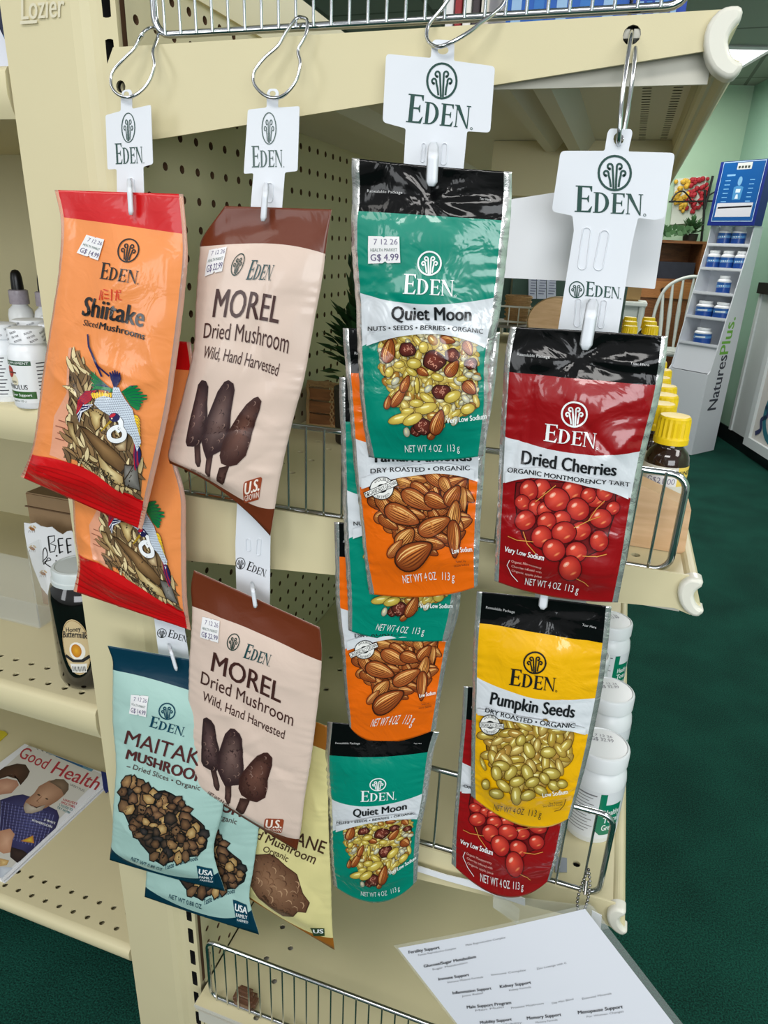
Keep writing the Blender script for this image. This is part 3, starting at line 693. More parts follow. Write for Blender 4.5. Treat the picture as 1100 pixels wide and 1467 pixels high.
class Kind: pass
class Lettering:                     # small print, kept apart by what it says
    def __init__(s): s.parts = {}
    def get(s, n): return s.parts.setdefault(n, Art())
    def text(s, st, *a, **k):
        n = 'net_weight' if st.startswith('NET') or st in ('113 g', '25g') else 'tear_note' if st.startswith(('Tear',)) else 'closure_note' if st.startswith('Reseal') else 'claim_note' if ('Sodium' in st or st in ('Tamari, soy', 'sauce baked', 'Organic Montmorency', 'Cherries infused with', 'Organic apple juice', 'Dry Roasted', 'Sea Salted Seeds')) else 'woods_note' if st.startswith('Taste') else 'lettering'
        s.get(n).text(st, *a, **k)
    def line(s, pts, w, c, l=0, **k): s.get('claim_note' if c in (WHT, (90, 60, 4)) else 'red_characters' if c == (214, 60, 30) else 'seal_ridges' if c == (170, 8, 14) else 'lettering').line(pts, w, c, l, **k)
def new_kind(name, surf, cuts_px, mats, edge, ink, e=.04, back=None, part='pouch'):
    k = Kind(); k.name, k.mats, k.edge, k.ink, k.e, k.back = name, mats, edge, ink, e, back or SILVER
    k.ref = surf; k.inv = surf.inverse(); k.pic, k.let, k.stick, k.logo, k.title, k.sl = Art(), Lettering(), Art(), Art(), Art(), Art(); k.badge = None
    k.cuts = []
    for c in cuts_px:
        q = k.inv(c); v = q[:, 1]
        uu = q[:, 0]; K = np.polyfit(uu, v, 2) if len(c) > 2 else np.polyfit(uu, v, 1)
        k.cuts.append(tuple(float(np.clip(np.polyval(K, x), .01, .995)) for x in (0, .5, 1)))
    return k
def sticker(k, q, date, price):
    s = k.stick; q = [np.array(p, float) for p in q]; g = lambda a, b: tuple((q[0]*(1-a)+q[1]*a)*(1-b)+(q[3]*(1-a)+q[2]*a)*b)
    h = np.linalg.norm(q[3]-q[0]); up = (q[0]-q[3])/h
    s.poly([g(0, 0), g(.45, 0), g(.5, .04), g(.55, 0), g(1, 0), g(1, 1), g(.6, 1), g(.53, .93), g(.45, 1), g(0, 1)], (232, 231, 232), 0)
    s.text(date, g(.18, .3), g(.94, .3), h*.2, (120, 112, 140), 4, up=up*h*.2)
    s.text('HEALTH MARKET', g(.08, .56), g(.92, .56), h*.12, (92, 112, 104), 4, up=up*h*.12)
    s.text(price, g(.08, .9), g(.95, .9), h*.24, (96, 84, 122), 4, .01, up=up*h*.24)
def pouch(k, surf, label, group=None, has_sticker=True):
    base = surf.base(np.array([.5]), np.array([1.]))[0]
    t = thing(k.name, tuple(base), label, 'food pouch', group)
    pouch_mesh('pouch_film', surf, k.cuts, k.mats, k.edge, t, k.e, k.back)
    fn = lambda v: surf.ev(k.inv(v))
    if k.pic.t: k.pic.lay('printed_picture', fn, k.ink, t, .00035)
    for a_, n_ in [(k.logo, 'brand_logo'), (k.title, 'product_title'), (k.sl, 'certification_seal')]+[(v_, n_) for n_, v_ in k.let.parts.items()]:
        if a_.t: a_.lay(n_, fn, k.ink, t, .0008)
    if k.badge is not None: k.badge.lay('origin_badge', fn, k.ink, t, .0006)
    if has_sticker and k.stick.t: k.stick.lay('price_sticker', fn, INK_PAPER, t, .0012)
    return t
def inside(poly, p):
    c = False; n = len(poly)
    for i in range(n):
        a, b = poly[i], poly[i-1]
        if (a[1] > p[1]) != (b[1] > p[1]) and p[0] < (b[0]-a[0])*(p[1]-a[1])/(b[1]-a[1])+a[0]: c = not c
    return c
def scatter(poly, n, dmin, rnd):
    xs = [p[0] for p in poly]; ys = [p[1] for p in poly]; out = []
    for _ in range(n*12):
        p = (rnd.uniform(min(xs), max(xs)), rnd.uniform(min(ys), max(ys)))
        if inside(poly, p) and all((p[0]-q[0])**2+(p[1]-q[1])**2 > dmin*dmin for q in out): out.append(p)
        if len(out) >= n: break
    return out
def oval(c, a, b, n=30, t0=0, t1=2*math.pi): return [(c[0]+a*math.cos(t0+(t1-t0)*i/n), c[1]+b*math.sin(t0+(t1-t0)*i/n)) for i in range(n)]
WHT, INKB, DKG = (238, 242, 242), (24, 24, 28), (20, 52, 46)
def band_mask(k, l, m, r, hgt=18, layer=41, col=(214, 219, 224)):
    t = np.linspace(.02, .98, 17); px = np.stack([quad3((l[i], m[i], r[i]))(t) for i in (0, 1)], 1)
    k.pic.poly([tuple(p) for p in px]+[tuple(p-np.array([0, hgt])) for p in px[::-1]], col, layer)
def top_notes(k, a, b, c, d):
    k.let.text('Resealable Package', a, b, 4, (190, 190, 190), 0); k.let.text('Tear Here', c, d, 3.5, (190, 190, 190), 0)
def seal(k, c, r, b0, b1, h):
    s = k.sl; s.ell(c, r, r, 0, (236, 236, 232), 42, n=24); s.ring(c, r, 1.2, INKB, 43); s.ell(c, r*.45, r*.4, 0, INKB, 43)
    s.text('DOUBLE', (c[0]-r*.6, c[1]-r*.5), (c[0]+r*.6, c[1]-r*.52), 4.2, INKB, 43, .01, mid=(c[0], c[1]-r*.66)); s.text('CERTIFIED', (c[0]-r*.62, c[1]+r*.68), (c[0]+r*.62, c[1]+r*.62), 4.2, INKB, 43, .01, mid=(c[0], c[1]+r*.92))
    b0, b1 = np.array(b0, float), np.array(b1, float); d = (b1-b0)/np.linalg.norm(b1-b0); u = np.array([d[1], -d[0]])*h
    s.poly([b0-d*2+u*-.3, b1+d*2+u*-.3, b1+d*2+u*1.3, b0-d*2+u*1.3], INKB, 44); s.poly([b0-d+u*-.15, b1+d+u*-.15, b1+d+u*1.15, b0-d+u*1.15], (236, 236, 232), 45)
    s.text('ORGANICALLY GROWN', b0, b1, h, INKB, 46, .012)

# ---- mixed nuts, seeds and berries (teal)
Z = Zm(480, 480, 5)
QM_ROWS = [(504, 226, 733, 246, .520, 618, 238), (503, 300, 731, 312, .521), (503.5, 345, 728, 345, .522), (510, 440, 717, 440, .524), (513, 515, 705, 515, .525), (518, 590, 703, 585, .527), (528, 655, 692, 653, .530, 612, 660)]
k = QM = new_kind('nut_mix_pouch', Surf(QM_ROWS, .012, 3, .0010, (.5, .10, .175, .0017)), [[(507, 303), (616, 309), (726, 315)], [(511, 418), (616, 436), (715, 424)], [(516, 498), (616, 478), (706, 501)]], [F_BLACK, F_TEAL, F_WHITE, F_TEAL], SILVER, INK_FILM, .048)
rn = random.Random(4)
win = [Z(*p) for p in ((338, 40), (430, 2), (560, -12), (700, -12), (860, 5), (990, 45), (1018, 120), (1020, 250), (1018, 400), (1000, 520), (900, 570), (760, 640), (560, 620), (440, 480), (380, 370), (345, 260), (330, 150))]
k.pic.poly([(p[0]+(p[0]-620)*.025, p[1]+(p[1]-540)*.02) for p in win], (22, 30, 22), 0); k.pic.poly(win, (112, 92, 50), 1)
ly = 3
for p in scatter(win, 330, 5.5, rn):
    q = rn.random(); a = rn.random()*3.14
    if q < .55: k.pic.seed(p, rn.uniform(15, 21), rn.uniform(8, 11), a, ly, rn.choice([(226, 206, 104), (214, 190, 84), (232, 214, 130)]))
    elif q < .72: k.pic.seed(p, 11, 6, a, ly, (236, 226, 190), (176, 164, 120))
    elif q < .86: k.pic.seed(p, 12, 8, a, ly, (206, 204, 180), (140, 134, 104))
    else: k.pic.seed(p, 17, 11, a, ly, (206, 158, 70), (140, 88, 30))
    ly = 3+rn.randrange(18)
ly = 22
for zx, zy, L, W, a in ((385, 110, 175, 110, -1.35), (455, 440, 170, 80, -1.0), (500, 350, 130, 70, -1.2), (845, 235, 140, 100, -.9), (965, 375, 110, 110, .8), (960, 90, 110, 80, 1.1), (810, 35, 110, 70, .2), (380, 480, 95, 55, -1.4), (740, 620, 175, 110, -1.3), (700, 710, 80, 60, -.9), (630, 262, 90, 70, .5)):
    k.pic.almond(Z(zx, zy), L/5, W/5, a, ly, 1); ly = 22+(ly-22+5) % 14
for zx, zy, r in ((525, 100, 58), (715, 180, 78), (845, 140, 52), (760, 410, 64), (985, 200, 45), (640, 650, 62), (590, 680, 45)):
    k.pic.raisin(Z(zx, zy), r/5, ly, rn); ly = 22+(ly-22+5) % 14
for zx, zy, L, W, a in ((470, 595, 165, 65, -.25), (560, 600, 140, 70, -.4), (650, 525, 160, 75, -.25), (580, 490, 100, 55, 0), (840, 440, 130, 75, -.5), (735, 300, 95, 55, .3), (915, 308, 85, 42, -.2), (570, 200, 105, 75, 0), (545, 262, 90, 50, .6), (585, 360, 30, 120, 0), (640, 85, 65, 80, 0), (460, 210, 80, 50, -.2), (950, 525, 100, 70, -.3), (655, 455, 120, 55, .6), (520, 545, 90, 45, -.1), (390, 262, 55, 75, .4)):
    k.pic.seed(Z(zx, zy), L/5, W/5, a, ly, (234, 212, 104), (178, 152, 58)); ly = 22+(ly-22+5) % 14
for zx, zy in ((665, 385), (880, 330), (970, 280), (430, 330), (860, 610), (1020, 300), (520, 690), (935, 455)):
    k.pic.seed(Z(zx, zy), 14, 9, rn.random()*3, ly, (226, 224, 206), (160, 156, 130)); ly = 22+(ly-22+5) % 14
band_mask(k, (523, 496.5), (616, 478), (700, 499.5), 15)
top_notes(k, (523.6, 275), (575, 277.7), (687, 286), (703, 287.5))
k.logo.emblem((615.5, 377), 16.6, WHT); k.logo.word((578, 420.5), (649.5, 423.5), 28.5, WHT)
k.title.text('Quiet Moon', (562, 458), (673.6, 459.5), 19, INKB, 0, .035)
k.let.text('NUTS • SEEDS • BERRIES • ORGANIC', (528.5, 473.8), (692.7, 477.5), 6.4, INKB, 40, .02, mid=(613, 472.3))
k.let.text('NET WT 4 OZ', (580, 648), (633, 647.3), 10, WHT, 0, .004); k.let.text('113 g', (641, 647), (658.6, 646.5), 10, WHT, 0, .004)
k.let.text('Very Low Sodium', (641, 605), (697, 598), 7, WHT, 40, .03)
sticker(k, ((528, 337.7), (572.7, 338.5), (574, 376), (528, 377)), '7 12 26', 'G$ 4.99')

# ---- roasted almonds (orange)
Z = Zm(450, 600, 3.667)
TA_ROWS = [(491, 470, 716, 476, .543), (494, 520, 712, 522, .543), (499, 570, 706, 572, .544), (503, 620, 697.5, 622, .544), (508.6, 682, 693, 684, .545), (515.5, 736, 688.5, 740, .546), (522, 800, 686, 800, .547), (529, 851, 684, 840, .549, 614, 855)]
k = TA = new_kind('almond_pouch', Surf(TA_ROWS, .011, 8, .0008, (.5, .08, .155, .0012)), [[(496, 534), (604, 538), (709, 540)], [(506, 627), (604, 646), (697, 640)], [(510.5, 701), (613.6, 678), (687, 691)]], [F_BLACK, F_ORANGE, F_WHITE, F_ORANGE], SILVER, INK_FILM)
win = [Z(*p) for p in ((330, 330), (440, 305), (600, 294), (700, 298), (805, 318), (805, 430), (790, 560), (740, 640), (660, 640), (560, 720), (440, 620), (370, 530), (335, 430))]
k.pic.poly([(p[0]+(p[0]-605)*.03, p[1]+(p[1]-730)*.03) for p in win], (26, 14, 8), 0); k.pic.poly(win, (84, 40, 18), 1)
rn = random.Random(6)
for p in scatter(win, 70, 9, rn): k.pic.almond(p, rn.uniform(26, 36), rn.uniform(17, 22), rn.uniform(-.6, 1.4), 2+rn.randrange(10), rn.randrange(3))
ly = 14
for zx, zy, L, W, a in ((520, 315, 150, 80, .1), (640, 320, 130, 80, .7), (740, 330, 110, 70, -.3), (470, 335, 130, 70, .2), (400, 390, 150, 90, .5), (560, 370, 120, 70, .6), (690, 350, 100, 70, 1.1), (370, 460, 150, 75, 1.1), (760, 370, 130, 70, -.9), (430, 410, 150, 80, .6), (540, 425, 180, 105, .55), (640, 430, 130, 95, .4), (785, 420, 130, 50, 1.5), (460, 505, 190, 115, .45), (730, 400, 120, 95, -1.0), (735, 500, 150, 85, -1.4), (630, 560, 180, 115, -.45), (735, 630, 200, 80, 1.5), (480, 625, 120, 105, -.9), (430, 680, 110, 60, -.9), (530, 715, 205, 155, -.55)):
    k.pic.almond(Z(zx, zy), L/3.667, W/3.667, a, ly, ly % 3); ly += 1
band_mask(k, (516, 699.5), (613.6, 678), (682, 689), 15)
top_notes(k, (508, 508), (556, 510), (672, 518), (690, 519))
k.logo.emblem((604, 584), 15, WHT); k.logo.word((570, 622), (638, 624), 25, WHT)
k.title.text('Tamari Almonds', (533, 662), (676, 660), 17, INKB, 0, .035); k.let.text('DRY ROASTED • ORGANIC', (533, 676.3), (674, 672), 6.3, INKB, 40, .02)
seal(k, (548.7, 698), 16, (528, 709), (569, 693), 6)
k.let.text('Low Sodium', (649, 793), (677, 788), 7, WHT, 40, .03); k.let.text('Tamari, soy', (654, 806), (668, 804), 3, INKB, 40); k.let.text('sauce baked', (651, 812), (672, 809), 3, INKB, 40)
k.let.text('NET WT 4 OZ', (575.5, 836), (624, 832), 11, WHT, 0, .004); k.let.text('113 g', (632, 832), (650, 833), 11, WHT, 0, .004)

# ---- dried cherries (red)
Z = Zm(680, 400, 3.4375)
CH_ROWS = [(731, 468, 957, 482, .530, 842, 474), (724, 505, 953, 520, .531), (720, 560, 946, 563, .532), (716, 632, 927, 638, .534), (712.6, 720, 910, 722, .536), (710, 778, 898, 795, .537), (708, 832, 885, 863, .540, 790, 855)]
k = CH = new_kind('dried_cherry_pouch', Surf(CH_ROWS, .013, 12, .0012, (.47, .09, .165, .0017)), [[(725, 532), (825, 542.5), (944, 552)], [(719, 625), (831, 650), (926, 643)], [(715, 692), (805, 686.5), (910, 718)]], [F_BLACK, F_RED, F_WHITE, F_RED], SILVER, INK_FILM)
rn = random.Random(11)
win = [Z(*p) for p in ((205, 1005), (300, 995), (470, 1000), (600, 1020), (690, 1060), (690, 1150), (660, 1240), (640, 1330), (440, 1400), (330, 1330), (240, 1270), (210, 1180), (198, 1080))]
k.pic.poly([(p[0]+(p[0]-809)*.02, p[1]+(p[1]-745)*.02) for p in win], (30, 4, 6), 0); k.pic.poly(win, (110, 12, 18), 1)
ly = 3
for zx, zy, r in ((330, 1030, 50), (480, 1040, 58), (600, 1080, 50), (640, 1050, 45), (265, 1040, 50), (560, 1060, 40), (235, 1100, 40), (300, 1120, 40), (345, 1130, 40), (680, 1130, 35), (405, 1080, 62), (510, 1130, 58), (430, 1175, 45), (250, 1185, 52), (355, 1190, 50), (620, 1180, 54), (520, 1240, 52), (440, 1245, 60), (330, 1265, 54), (612, 1290, 50), (390, 1330, 56), (500, 1340, 52), (470, 1420, 60)):
    k.pic.cherry(Z(zx, zy), r/3.44, ly, rn); ly += 1
for a, b, c in (((300, 1090), (350, 1050), (400, 1010)), ((240, 1240), (260, 1300), (300, 1345)), ((165, 1262), (210, 1280), (290, 1290)), ((560, 1190), (600, 1130), (640, 1090)), ((490, 1220), (560, 1190), (620, 1170)), ((500, 1470), (540, 1490), (560, 1510)), ((530, 1360), (600, 1365), (650, 1350))):
    k.pic.line([Z(*a), Z(*b), Z(*c)], 1.1, (214, 150, 70), ly)
band_mask(k, (721, 691), (805, 686.5), (904, 716.5), 14)
top_notes(k, (741, 510), (788, 513), (903, 519), (930, 522))
k.logo.emblem((822.5, 593), 18, WHT); k.logo.word((778, 633), (853, 640.5), 26, WHT)
k.title.text('Dried Cherries', (746, 666), (882, 681), 18, INKB, 0, .035); k.let.text('ORGANIC MONTMORENCY TART', (727, 675.8), (901.7, 696), 6.3, INKB, 40, .02, mid=(811, 685.6))
k.let.text('Very Low Sodium', (723, 788), (779, 800), 7, WHT, 40, .03)
k.let.line([(731, 800), (727, 808), (733, 822), (742, 832)], 1, WHT, 40)
for i, s in enumerate(('Organic Montmorency', 'Cherries infused with', 'Organic apple juice')): k.let.text(s, (733, 803+7*i), (776, 812+7*i), 3.2, (236, 190, 180), 40)
k.let.text('NET WT 4 OZ', (752, 836), (803, 844), 10, WHT, 40, .004); k.let.text('113 g', (809, 845), (828, 849), 10, WHT, 40, .004)

# ---- pumpkin seeds (yellow)
Z = Zm(660, 1010, 5.5)
PS_ROWS = [(683, 847, 876, 869, .552, 778, 857), (678, 922, 870.6, 926, .553), (676.5, 990, 861, 995, .554), (676, 1024.6, 854, 1030, .555), (675, 1080, 842, 1085, .556), (674.6, 1140, 818, 1170, .558, 752, 1184)]
k = PS = new_kind('pumpkin_seed_pouch', Surf(PS_ROWS, .012, 21, .0007, (.5, .06, .14, .0008)), [[(681, 893), (772, 907), (868, 922)], [(676, 966), (763, 999), (860, 998)], [(676, 1021), (756, 1033), (848, 1053)]], [F_BLACK, F_YEL, F_WHITE, F_YEL], SILVER, INK_FILM)
rn = random.Random(5)
win = [Z(*p) for p in ((190, 200), (330, 125), (520, 130), (700, 170), (865, 230), (868, 340), (830, 460), (770, 560), (640, 610), (480, 650), (330, 560), (250, 480), (205, 340))]
k.pic.line(win, 1.6, (60, 34, 8), 2, True); k.pic.poly(win, (132, 96, 24), 1)
ly = 3
for p in scatter(win, 210, 8, rn): k.pic.seed(p, rn.uniform(22, 29), rn.uniform(10, 14), rn.random()*3.14, ly, rn.choice([(222, 200, 96), (206, 180, 72), (232, 208, 122), (206, 160, 80)]), (150, 116, 44), (84, 58, 14)); ly = 3+rn.randrange(18)
ly = 22
for zx, zy, L, W, a in ((475, 268, 95, 70, -1.2), (540, 350, 130, 80, 1.2), (690, 370, 115, 85, 0), (525, 530, 130, 80, 1.2), (395, 530, 120, 75, -.9), (320, 475, 130, 75, .2), (715, 535, 135, 80, .1), (440, 700, 150, 75, 1.5), (285, 530, 110, 75, 1.3), (340, 620, 120, 60, .6), (285, 680, 110, 75, .1), (530, 705, 110, 80, -.2), (630, 665, 110, 65, .5), (735, 625, 90, 75, .4), (800, 610, 80, 60, 0), (200, 610, 60, 75, 0), (180, 450, 110, 30, 1.2), (565, 600, 110, 70, -.4), (445, 590, 110, 70, -.2), (660, 570, 90, 70, .9)):
    k.pic.seed(Z(zx, zy), L/5.2, W/5.2, a, ly, (226, 208, 108), (146, 120, 40), (84, 60, 14)); ly += .9
band_mask(k, (682, 1022), (756, 1033), (843, 1051.5), 9)
top_notes(k, (696, 873), (737, 879), (834, 895), (854, 900))
k.logo.emblem((766.6, 948.5), 15.6, INKB); k.logo.word((729, 981), (794.5, 989.5), 24, INKB)
k.title.text('Pumpkin Seeds', (702, 1008), (822, 1028), 16.5, INKB, 0, .035); k.let.text('DRY ROASTED • ORGANIC', (695.7, 1017), (824, 1040.5), 6.3, INKB, 40, .02, mid=(757, 1031))
seal(k, (703, 1035.5), 14.5, (689, 1038), (721, 1038.5), 5)
k.let.text('Low Sodium', (778, 1140.5), (814, 1133), 6.5, WHT, 40, .03); k.let.text('Dry Roasted', (787, 1151), (806, 1147), 3, INKB, 40); k.let.text('Sea Salted Seeds', (778, 1156), (806, 1151), 3, INKB, 40)
k.let.line([(811, 1141), (808, 1151), (802, 1158), (794, 1161)], 1.1, (90, 60, 4), 40)
k.let.text('NET WT 4 OZ', (707, 1157.5), (750, 1166.5), 9, INKB, 40, .004); k.let.text('113 g', (757, 1168), (775, 1171.5), 9, INKB, 40, .004)

# ---- sliced mushrooms with a crane (orange film)
Z = Zm(60, 480, 5.24)
SH_ROWS = [(78, 272, 262, 278, .535), (87, 318, 267, 332, .533), (84, 386, 268.5, 373, .531), (76, 441, 264, 425, .530), (61, 536, 251, 530, .528), (48, 632, 238, 608, .527), (38, 664, 219, 692, .529), (29, 683, 203, 759, .532)]
k = SH = new_kind('shiitake_mushroom_pouch', Surf(SH_ROWS, .010, 31, .0011, None, .25, .12, .0002), [[(86, 316), (176, 322), (267, 333)], [(42, 648), (123, 674), (212, 722)]], [F_SRED, F_SOR, F_SRED], F_CLEAR, INK_FILM, .03, F_SOR)
rn = random.Random(9)
win = [Z(*p) for p in ((225, 95), (300, 180), (395, 285), (440, 420), (560, 560), (700, 700), (740, 850), (770, 1000), (745, 1210), (660, 1170), (500, 1120), (250, 950), (160, 930), (190, 800), (190, 640), (215, 300))]
k.pic.poly([Z(*p) for p in ((205, 100), (225, 95), (190, 700), (180, 960), (60, 900), (95, 600), (190, 430))], (226, 160, 128), 0)
k.pic.poly(win, (120, 96, 66), 1)
ly = 3
for p in scatter(win, 120, 6, rn):
    a = rn.uniform(.5, 2.0); L = rn.uniform(16, 34); w = rn.uniform(3, 7); q = []
    bend = rn.uniform(-.35, .35)
    mid = [(p[0]+(t-.5)*L*math.cos(a)-bend*L*(1-4*(t-.5)**2)*.4*math.sin(a), p[1]+(t-.5)*L*math.sin(a)+bend*L*(1-4*(t-.5)**2)*.4*math.cos(a)) for t in [i/7 for i in range(8)]]
    dk, lt = rn.choice([((74, 54, 36), (206, 182, 132)), ((62, 46, 34), (150, 118, 80)), ((90, 66, 40), (228, 208, 160)), ((54, 42, 34), (112, 88, 62))])
    k.pic.line(mid, w+2.2, dk, ly, taper=True); k.pic.line(mid, w, lt, ly+.4, taper=True); ly = 3+rn.randrange(16)
ly = 20
for pts, lt, dk in ((((375, 535), (450, 540), (490, 570), (460, 620), (455, 680), (420, 708), (395, 650)), (234, 212, 150), (150, 116, 66)), (((300, 680), (360, 700), (480, 790), (580, 870), (665, 960), (620, 1010), (480, 940), (380, 800)), (158, 122, 80), (92, 66, 40)), (((430, 900), (520, 980), (640, 1040), (650, 1110), (560, 1090), (450, 1000)), (232, 214, 160), (170, 140, 90)), (((190, 640), (235, 650), (240, 720), (290, 850), (250, 820), (200, 730)), (214, 190, 134), (120, 90, 54)), (((570, 830), (620, 800), (660, 760), (650, 860), (600, 860)), (226, 204, 160), (140, 108, 76)), (((650, 960), (740, 960), (750, 1140), (660, 1100)), (150, 146, 140), (92, 88, 84))):
    q = [Z(*p) for p in pts]; c = (sum(p[0] for p in q)/len(q), sum(p[1] for p in q)/len(q))
    k.pic.poly([(p[0]+(p[0]-c[0])*.1, p[1]+(p[1]-c[1])*.1) for p in q], (52, 38, 26), ly); k.pic.fan(c, q, lt, dk, ly+.4); ly += 1
# the crane: legs, tail, wings, scaled body, neck and head
N_, G_, R_, Y_, B_ = (34, 32, 84), (10, 122, 62), (188, 28, 38), (244, 200, 30), (206, 216, 228)
def feath(pts, w, c): 
    global ly
    q = [Z(*p) for p in pts]; k.pic.line(q, w+1.2, N_, ly, taper=True); k.pic.line(q, w, c, ly+.4, taper=True); ly += .6
k.pic.line([Z(345, 0), Z(360, 90), Z(420, 200), Z(465, 305)], 2.6, N_, ly); k.pic.line([Z(365, 100), Z(440, 230), Z(520, 300)], 2.2, N_, ly)
for i in range(8): feath([(575-2*i, 445-7*i), (520-4*i, 395-7*i+6*i), (460-5*i, 345+5*i), (384+4*i-14*(i % 2), 268+19*i)], 5, G_)
for i in range(5): feath([(570, 390), (545+14*i, 320), (525+20*i, 255+8*abs(i-2))], 4, N_)
for i in range(8): feath([(625+8*i, 420+14*i), (690+6*i, 385+24*i), (715+(80 if i in (3, 4) else 58)*math.sin(.4+i*.34), 372+28*i)], 6, G_)
for i in range(9): feath([(430-4*i, 405+8*i), (350-4*i, 420+12*i), (290-2*i, 470+13*i)], 4.2, R_)
for i in range(5): feath([(415-6*i, 505+6*i), (340-6*i, 510+12*i), (280+4*i, 585+13*i)], 2.6, N_ if i % 2 else (230, 232, 240))
for i in range(9): feath([(420+18*i, 470-4*abs(i-3)), (405+21*i, 440-6*abs(i-3)), (402+20*i, 412+4*abs(i-3))], 4.6, Y_)
for i in range(9): feath([(690+2*i, 600+22*i), (725+2*i, 620+22*i), (748+1.5*i, 650+22*i)], 4.2, Y_)
for i in range(5): feath([(720+6*i, 800), (725+8*i, 880), (735+6*i, 985-12*i)], 3.2, (R_, N_, (120, 30, 80))[i % 3])
body = [(565, 375), (610, 380), (650, 470), (700, 560), (720, 650), (765, 800), (740, 860), (700, 760), (660, 720), (600, 640), (540, 590), (470, 540), (430, 500), (440, 460), (500, 440), (560, 460)]
k.pic.poly([Z(*p) for p in body], B_, ly); ly += 1; bp = [Z(*p) for p in body]
for r in range(26):
    for c_ in range(24):
        p = Z(420+c_*15+(r % 2)*7.5, 380+r*18)
        if inside(bp, p): k.pic.line([(p[0]-1.4, p[1]-.9), (p[0]-.8, p[1]+.7), (p[0]+.8, p[1]+.7), (p[0]+1.4, p[1]-.9)], .42, (64, 76, 104), ly)
ly += 1
neck = smooth_path([Z(*p) for p in ((585, 600), (620, 640), (628, 690), (650, 730), (640, 770), (590, 785), (545, 765), (540, 720), (572, 690), (602, 684), (612, 700), (596, 716))], 5)
k.pic.line([(p[0], p[1]) for p in neck], 7.4, (30, 34, 50), ly); k.pic.line(neck, 6.2, (240, 242, 244), ly+.4); ly += 1
k.pic.poly([Z(*p) for p in ((552, 620), (560, 640), (480, 712), (475, 705))], (170, 136, 30), ly); k.pic.ell(Z(578, 608), 7.5, 6.5, .4, (30, 26, 80), ly); k.pic.ell(Z(565, 592), 4.5, 2.4, -.5, (196, 30, 50), ly+1); k.pic.ell(Z(560, 615), 1.1, 1.1, 0, (250, 240, 200), ly+2)
band_mask(k, (46, 649), (123, 674), (208, 720.5), -13, 24, (208, 18, 24))
L_ = k.let
k.logo.emblem((184, 357.5), 13.5, INKB, 0, 17, .12); k.logo.word((142.5, 398.5), (196, 406.5), 24, INKB, 0, up=(4, -24))
for pts in (((146, 421), (144, 436)), ((149, 423), (148, 436)), ((150, 420), (158, 422)), ((152, 427), (158, 428)), ((151, 433), (158, 434)), ((163, 420), (161, 437)), ((166, 424), (175, 425)), ((170, 421), (167, 437)), ((171, 427), (171, 435), (175, 436)), ((173, 421), (175, 423))): L_.line([(p[0], p[1]-5) for p in pts], 1.6, (214, 60, 30), 0)
k.title.text('Shiitake', (116, 452), (203, 469.5), 27, INKB, 0, .04); L_.text('Sliced', (117.5, 467), (139, 471.5), 8.5, INKB, 0, .01); L_.text('Mushrooms', (142, 472.3), (206, 487), 9.5, INKB, 0, .035)
L_.text('NET WT 0.88 OZ', (109, 662), (152, 681), 8, INKB, 38, .01); L_.text('25g', (154, 682), (168, 690), 9, INKB, 38, .01)
for i, (a, b) in enumerate((((84, 600), (92, 603)), ((80, 608), (92, 612)), ((82, 618), (90, 622)), ((79, 626), (90, 631)))): L_.line([a, b], 1.3, (150, 92, 70), 2)
for i in range(7): L_.line([(43-i*1.6, 652+i*4.4), (123-i*1.0, 679+i*7), (209-i*1.2, 727+i*4.6)], .5, (170, 8, 14), 2)
sticker(k, ((122.7, 338), (150, 343), (140.5, 372), (109, 362)), '7 12 26', 'G$ 14.99')

# ---- dried morels (cream)
W = Zm(260, 1000, 5.238)
MO_ROWS = [(277.7, 817, 457.7, 899, .552), (273.6, 840, 460.5, 925, .552), (275, 868, 460.5, 947, .552), (271, 950, 452, 1035, .552), (269.5, 1010, 445, 1090, .552), (267, 1070, 436, 1145, .552), (264, 1105, 429, 1200, .553), (261, 1118, 425, 1219, .555)]
k = MO = new_kind('morel_mushroom_pouch', Surf(MO_ROWS, .010, 45, .0007, None, .2, .08, .0003), [[(275, 867), (368, 906), (460, 947)], [(264, 1108), (340, 1165), (428, 1202)]], [F_BROWN, F_CREAM, F_BROWN], None, INK_MATTE, .02, F_CREAM)
L_ = k.let; MB_ = (64, 34, 30)
k.logo.emblem((335, 918), 8.4, DKG, 0, 11.8, .2); k.logo.word((348.6, 940.4), (385, 952.5), 21, (22, 66, 70), 0)
k.title.text('MOREL', (303, 961), (402, 1007), 28, MB_, 0, .018, up=(4, -28)); L_.text('Dried Mushroom', (288, 979), (419.5, 1039.5), 17, MB_, 0, .005, up=(2.5, -17)); L_.text('Wild, Hand Harvested', (290, 1002), (407, 1058), 12, MB_, 0, .006, up=(2, -12))
L_.text('NET WT 0.9 OZ', (299, 1134), (328, 1154), 5, MB_, 0)
ly = 2
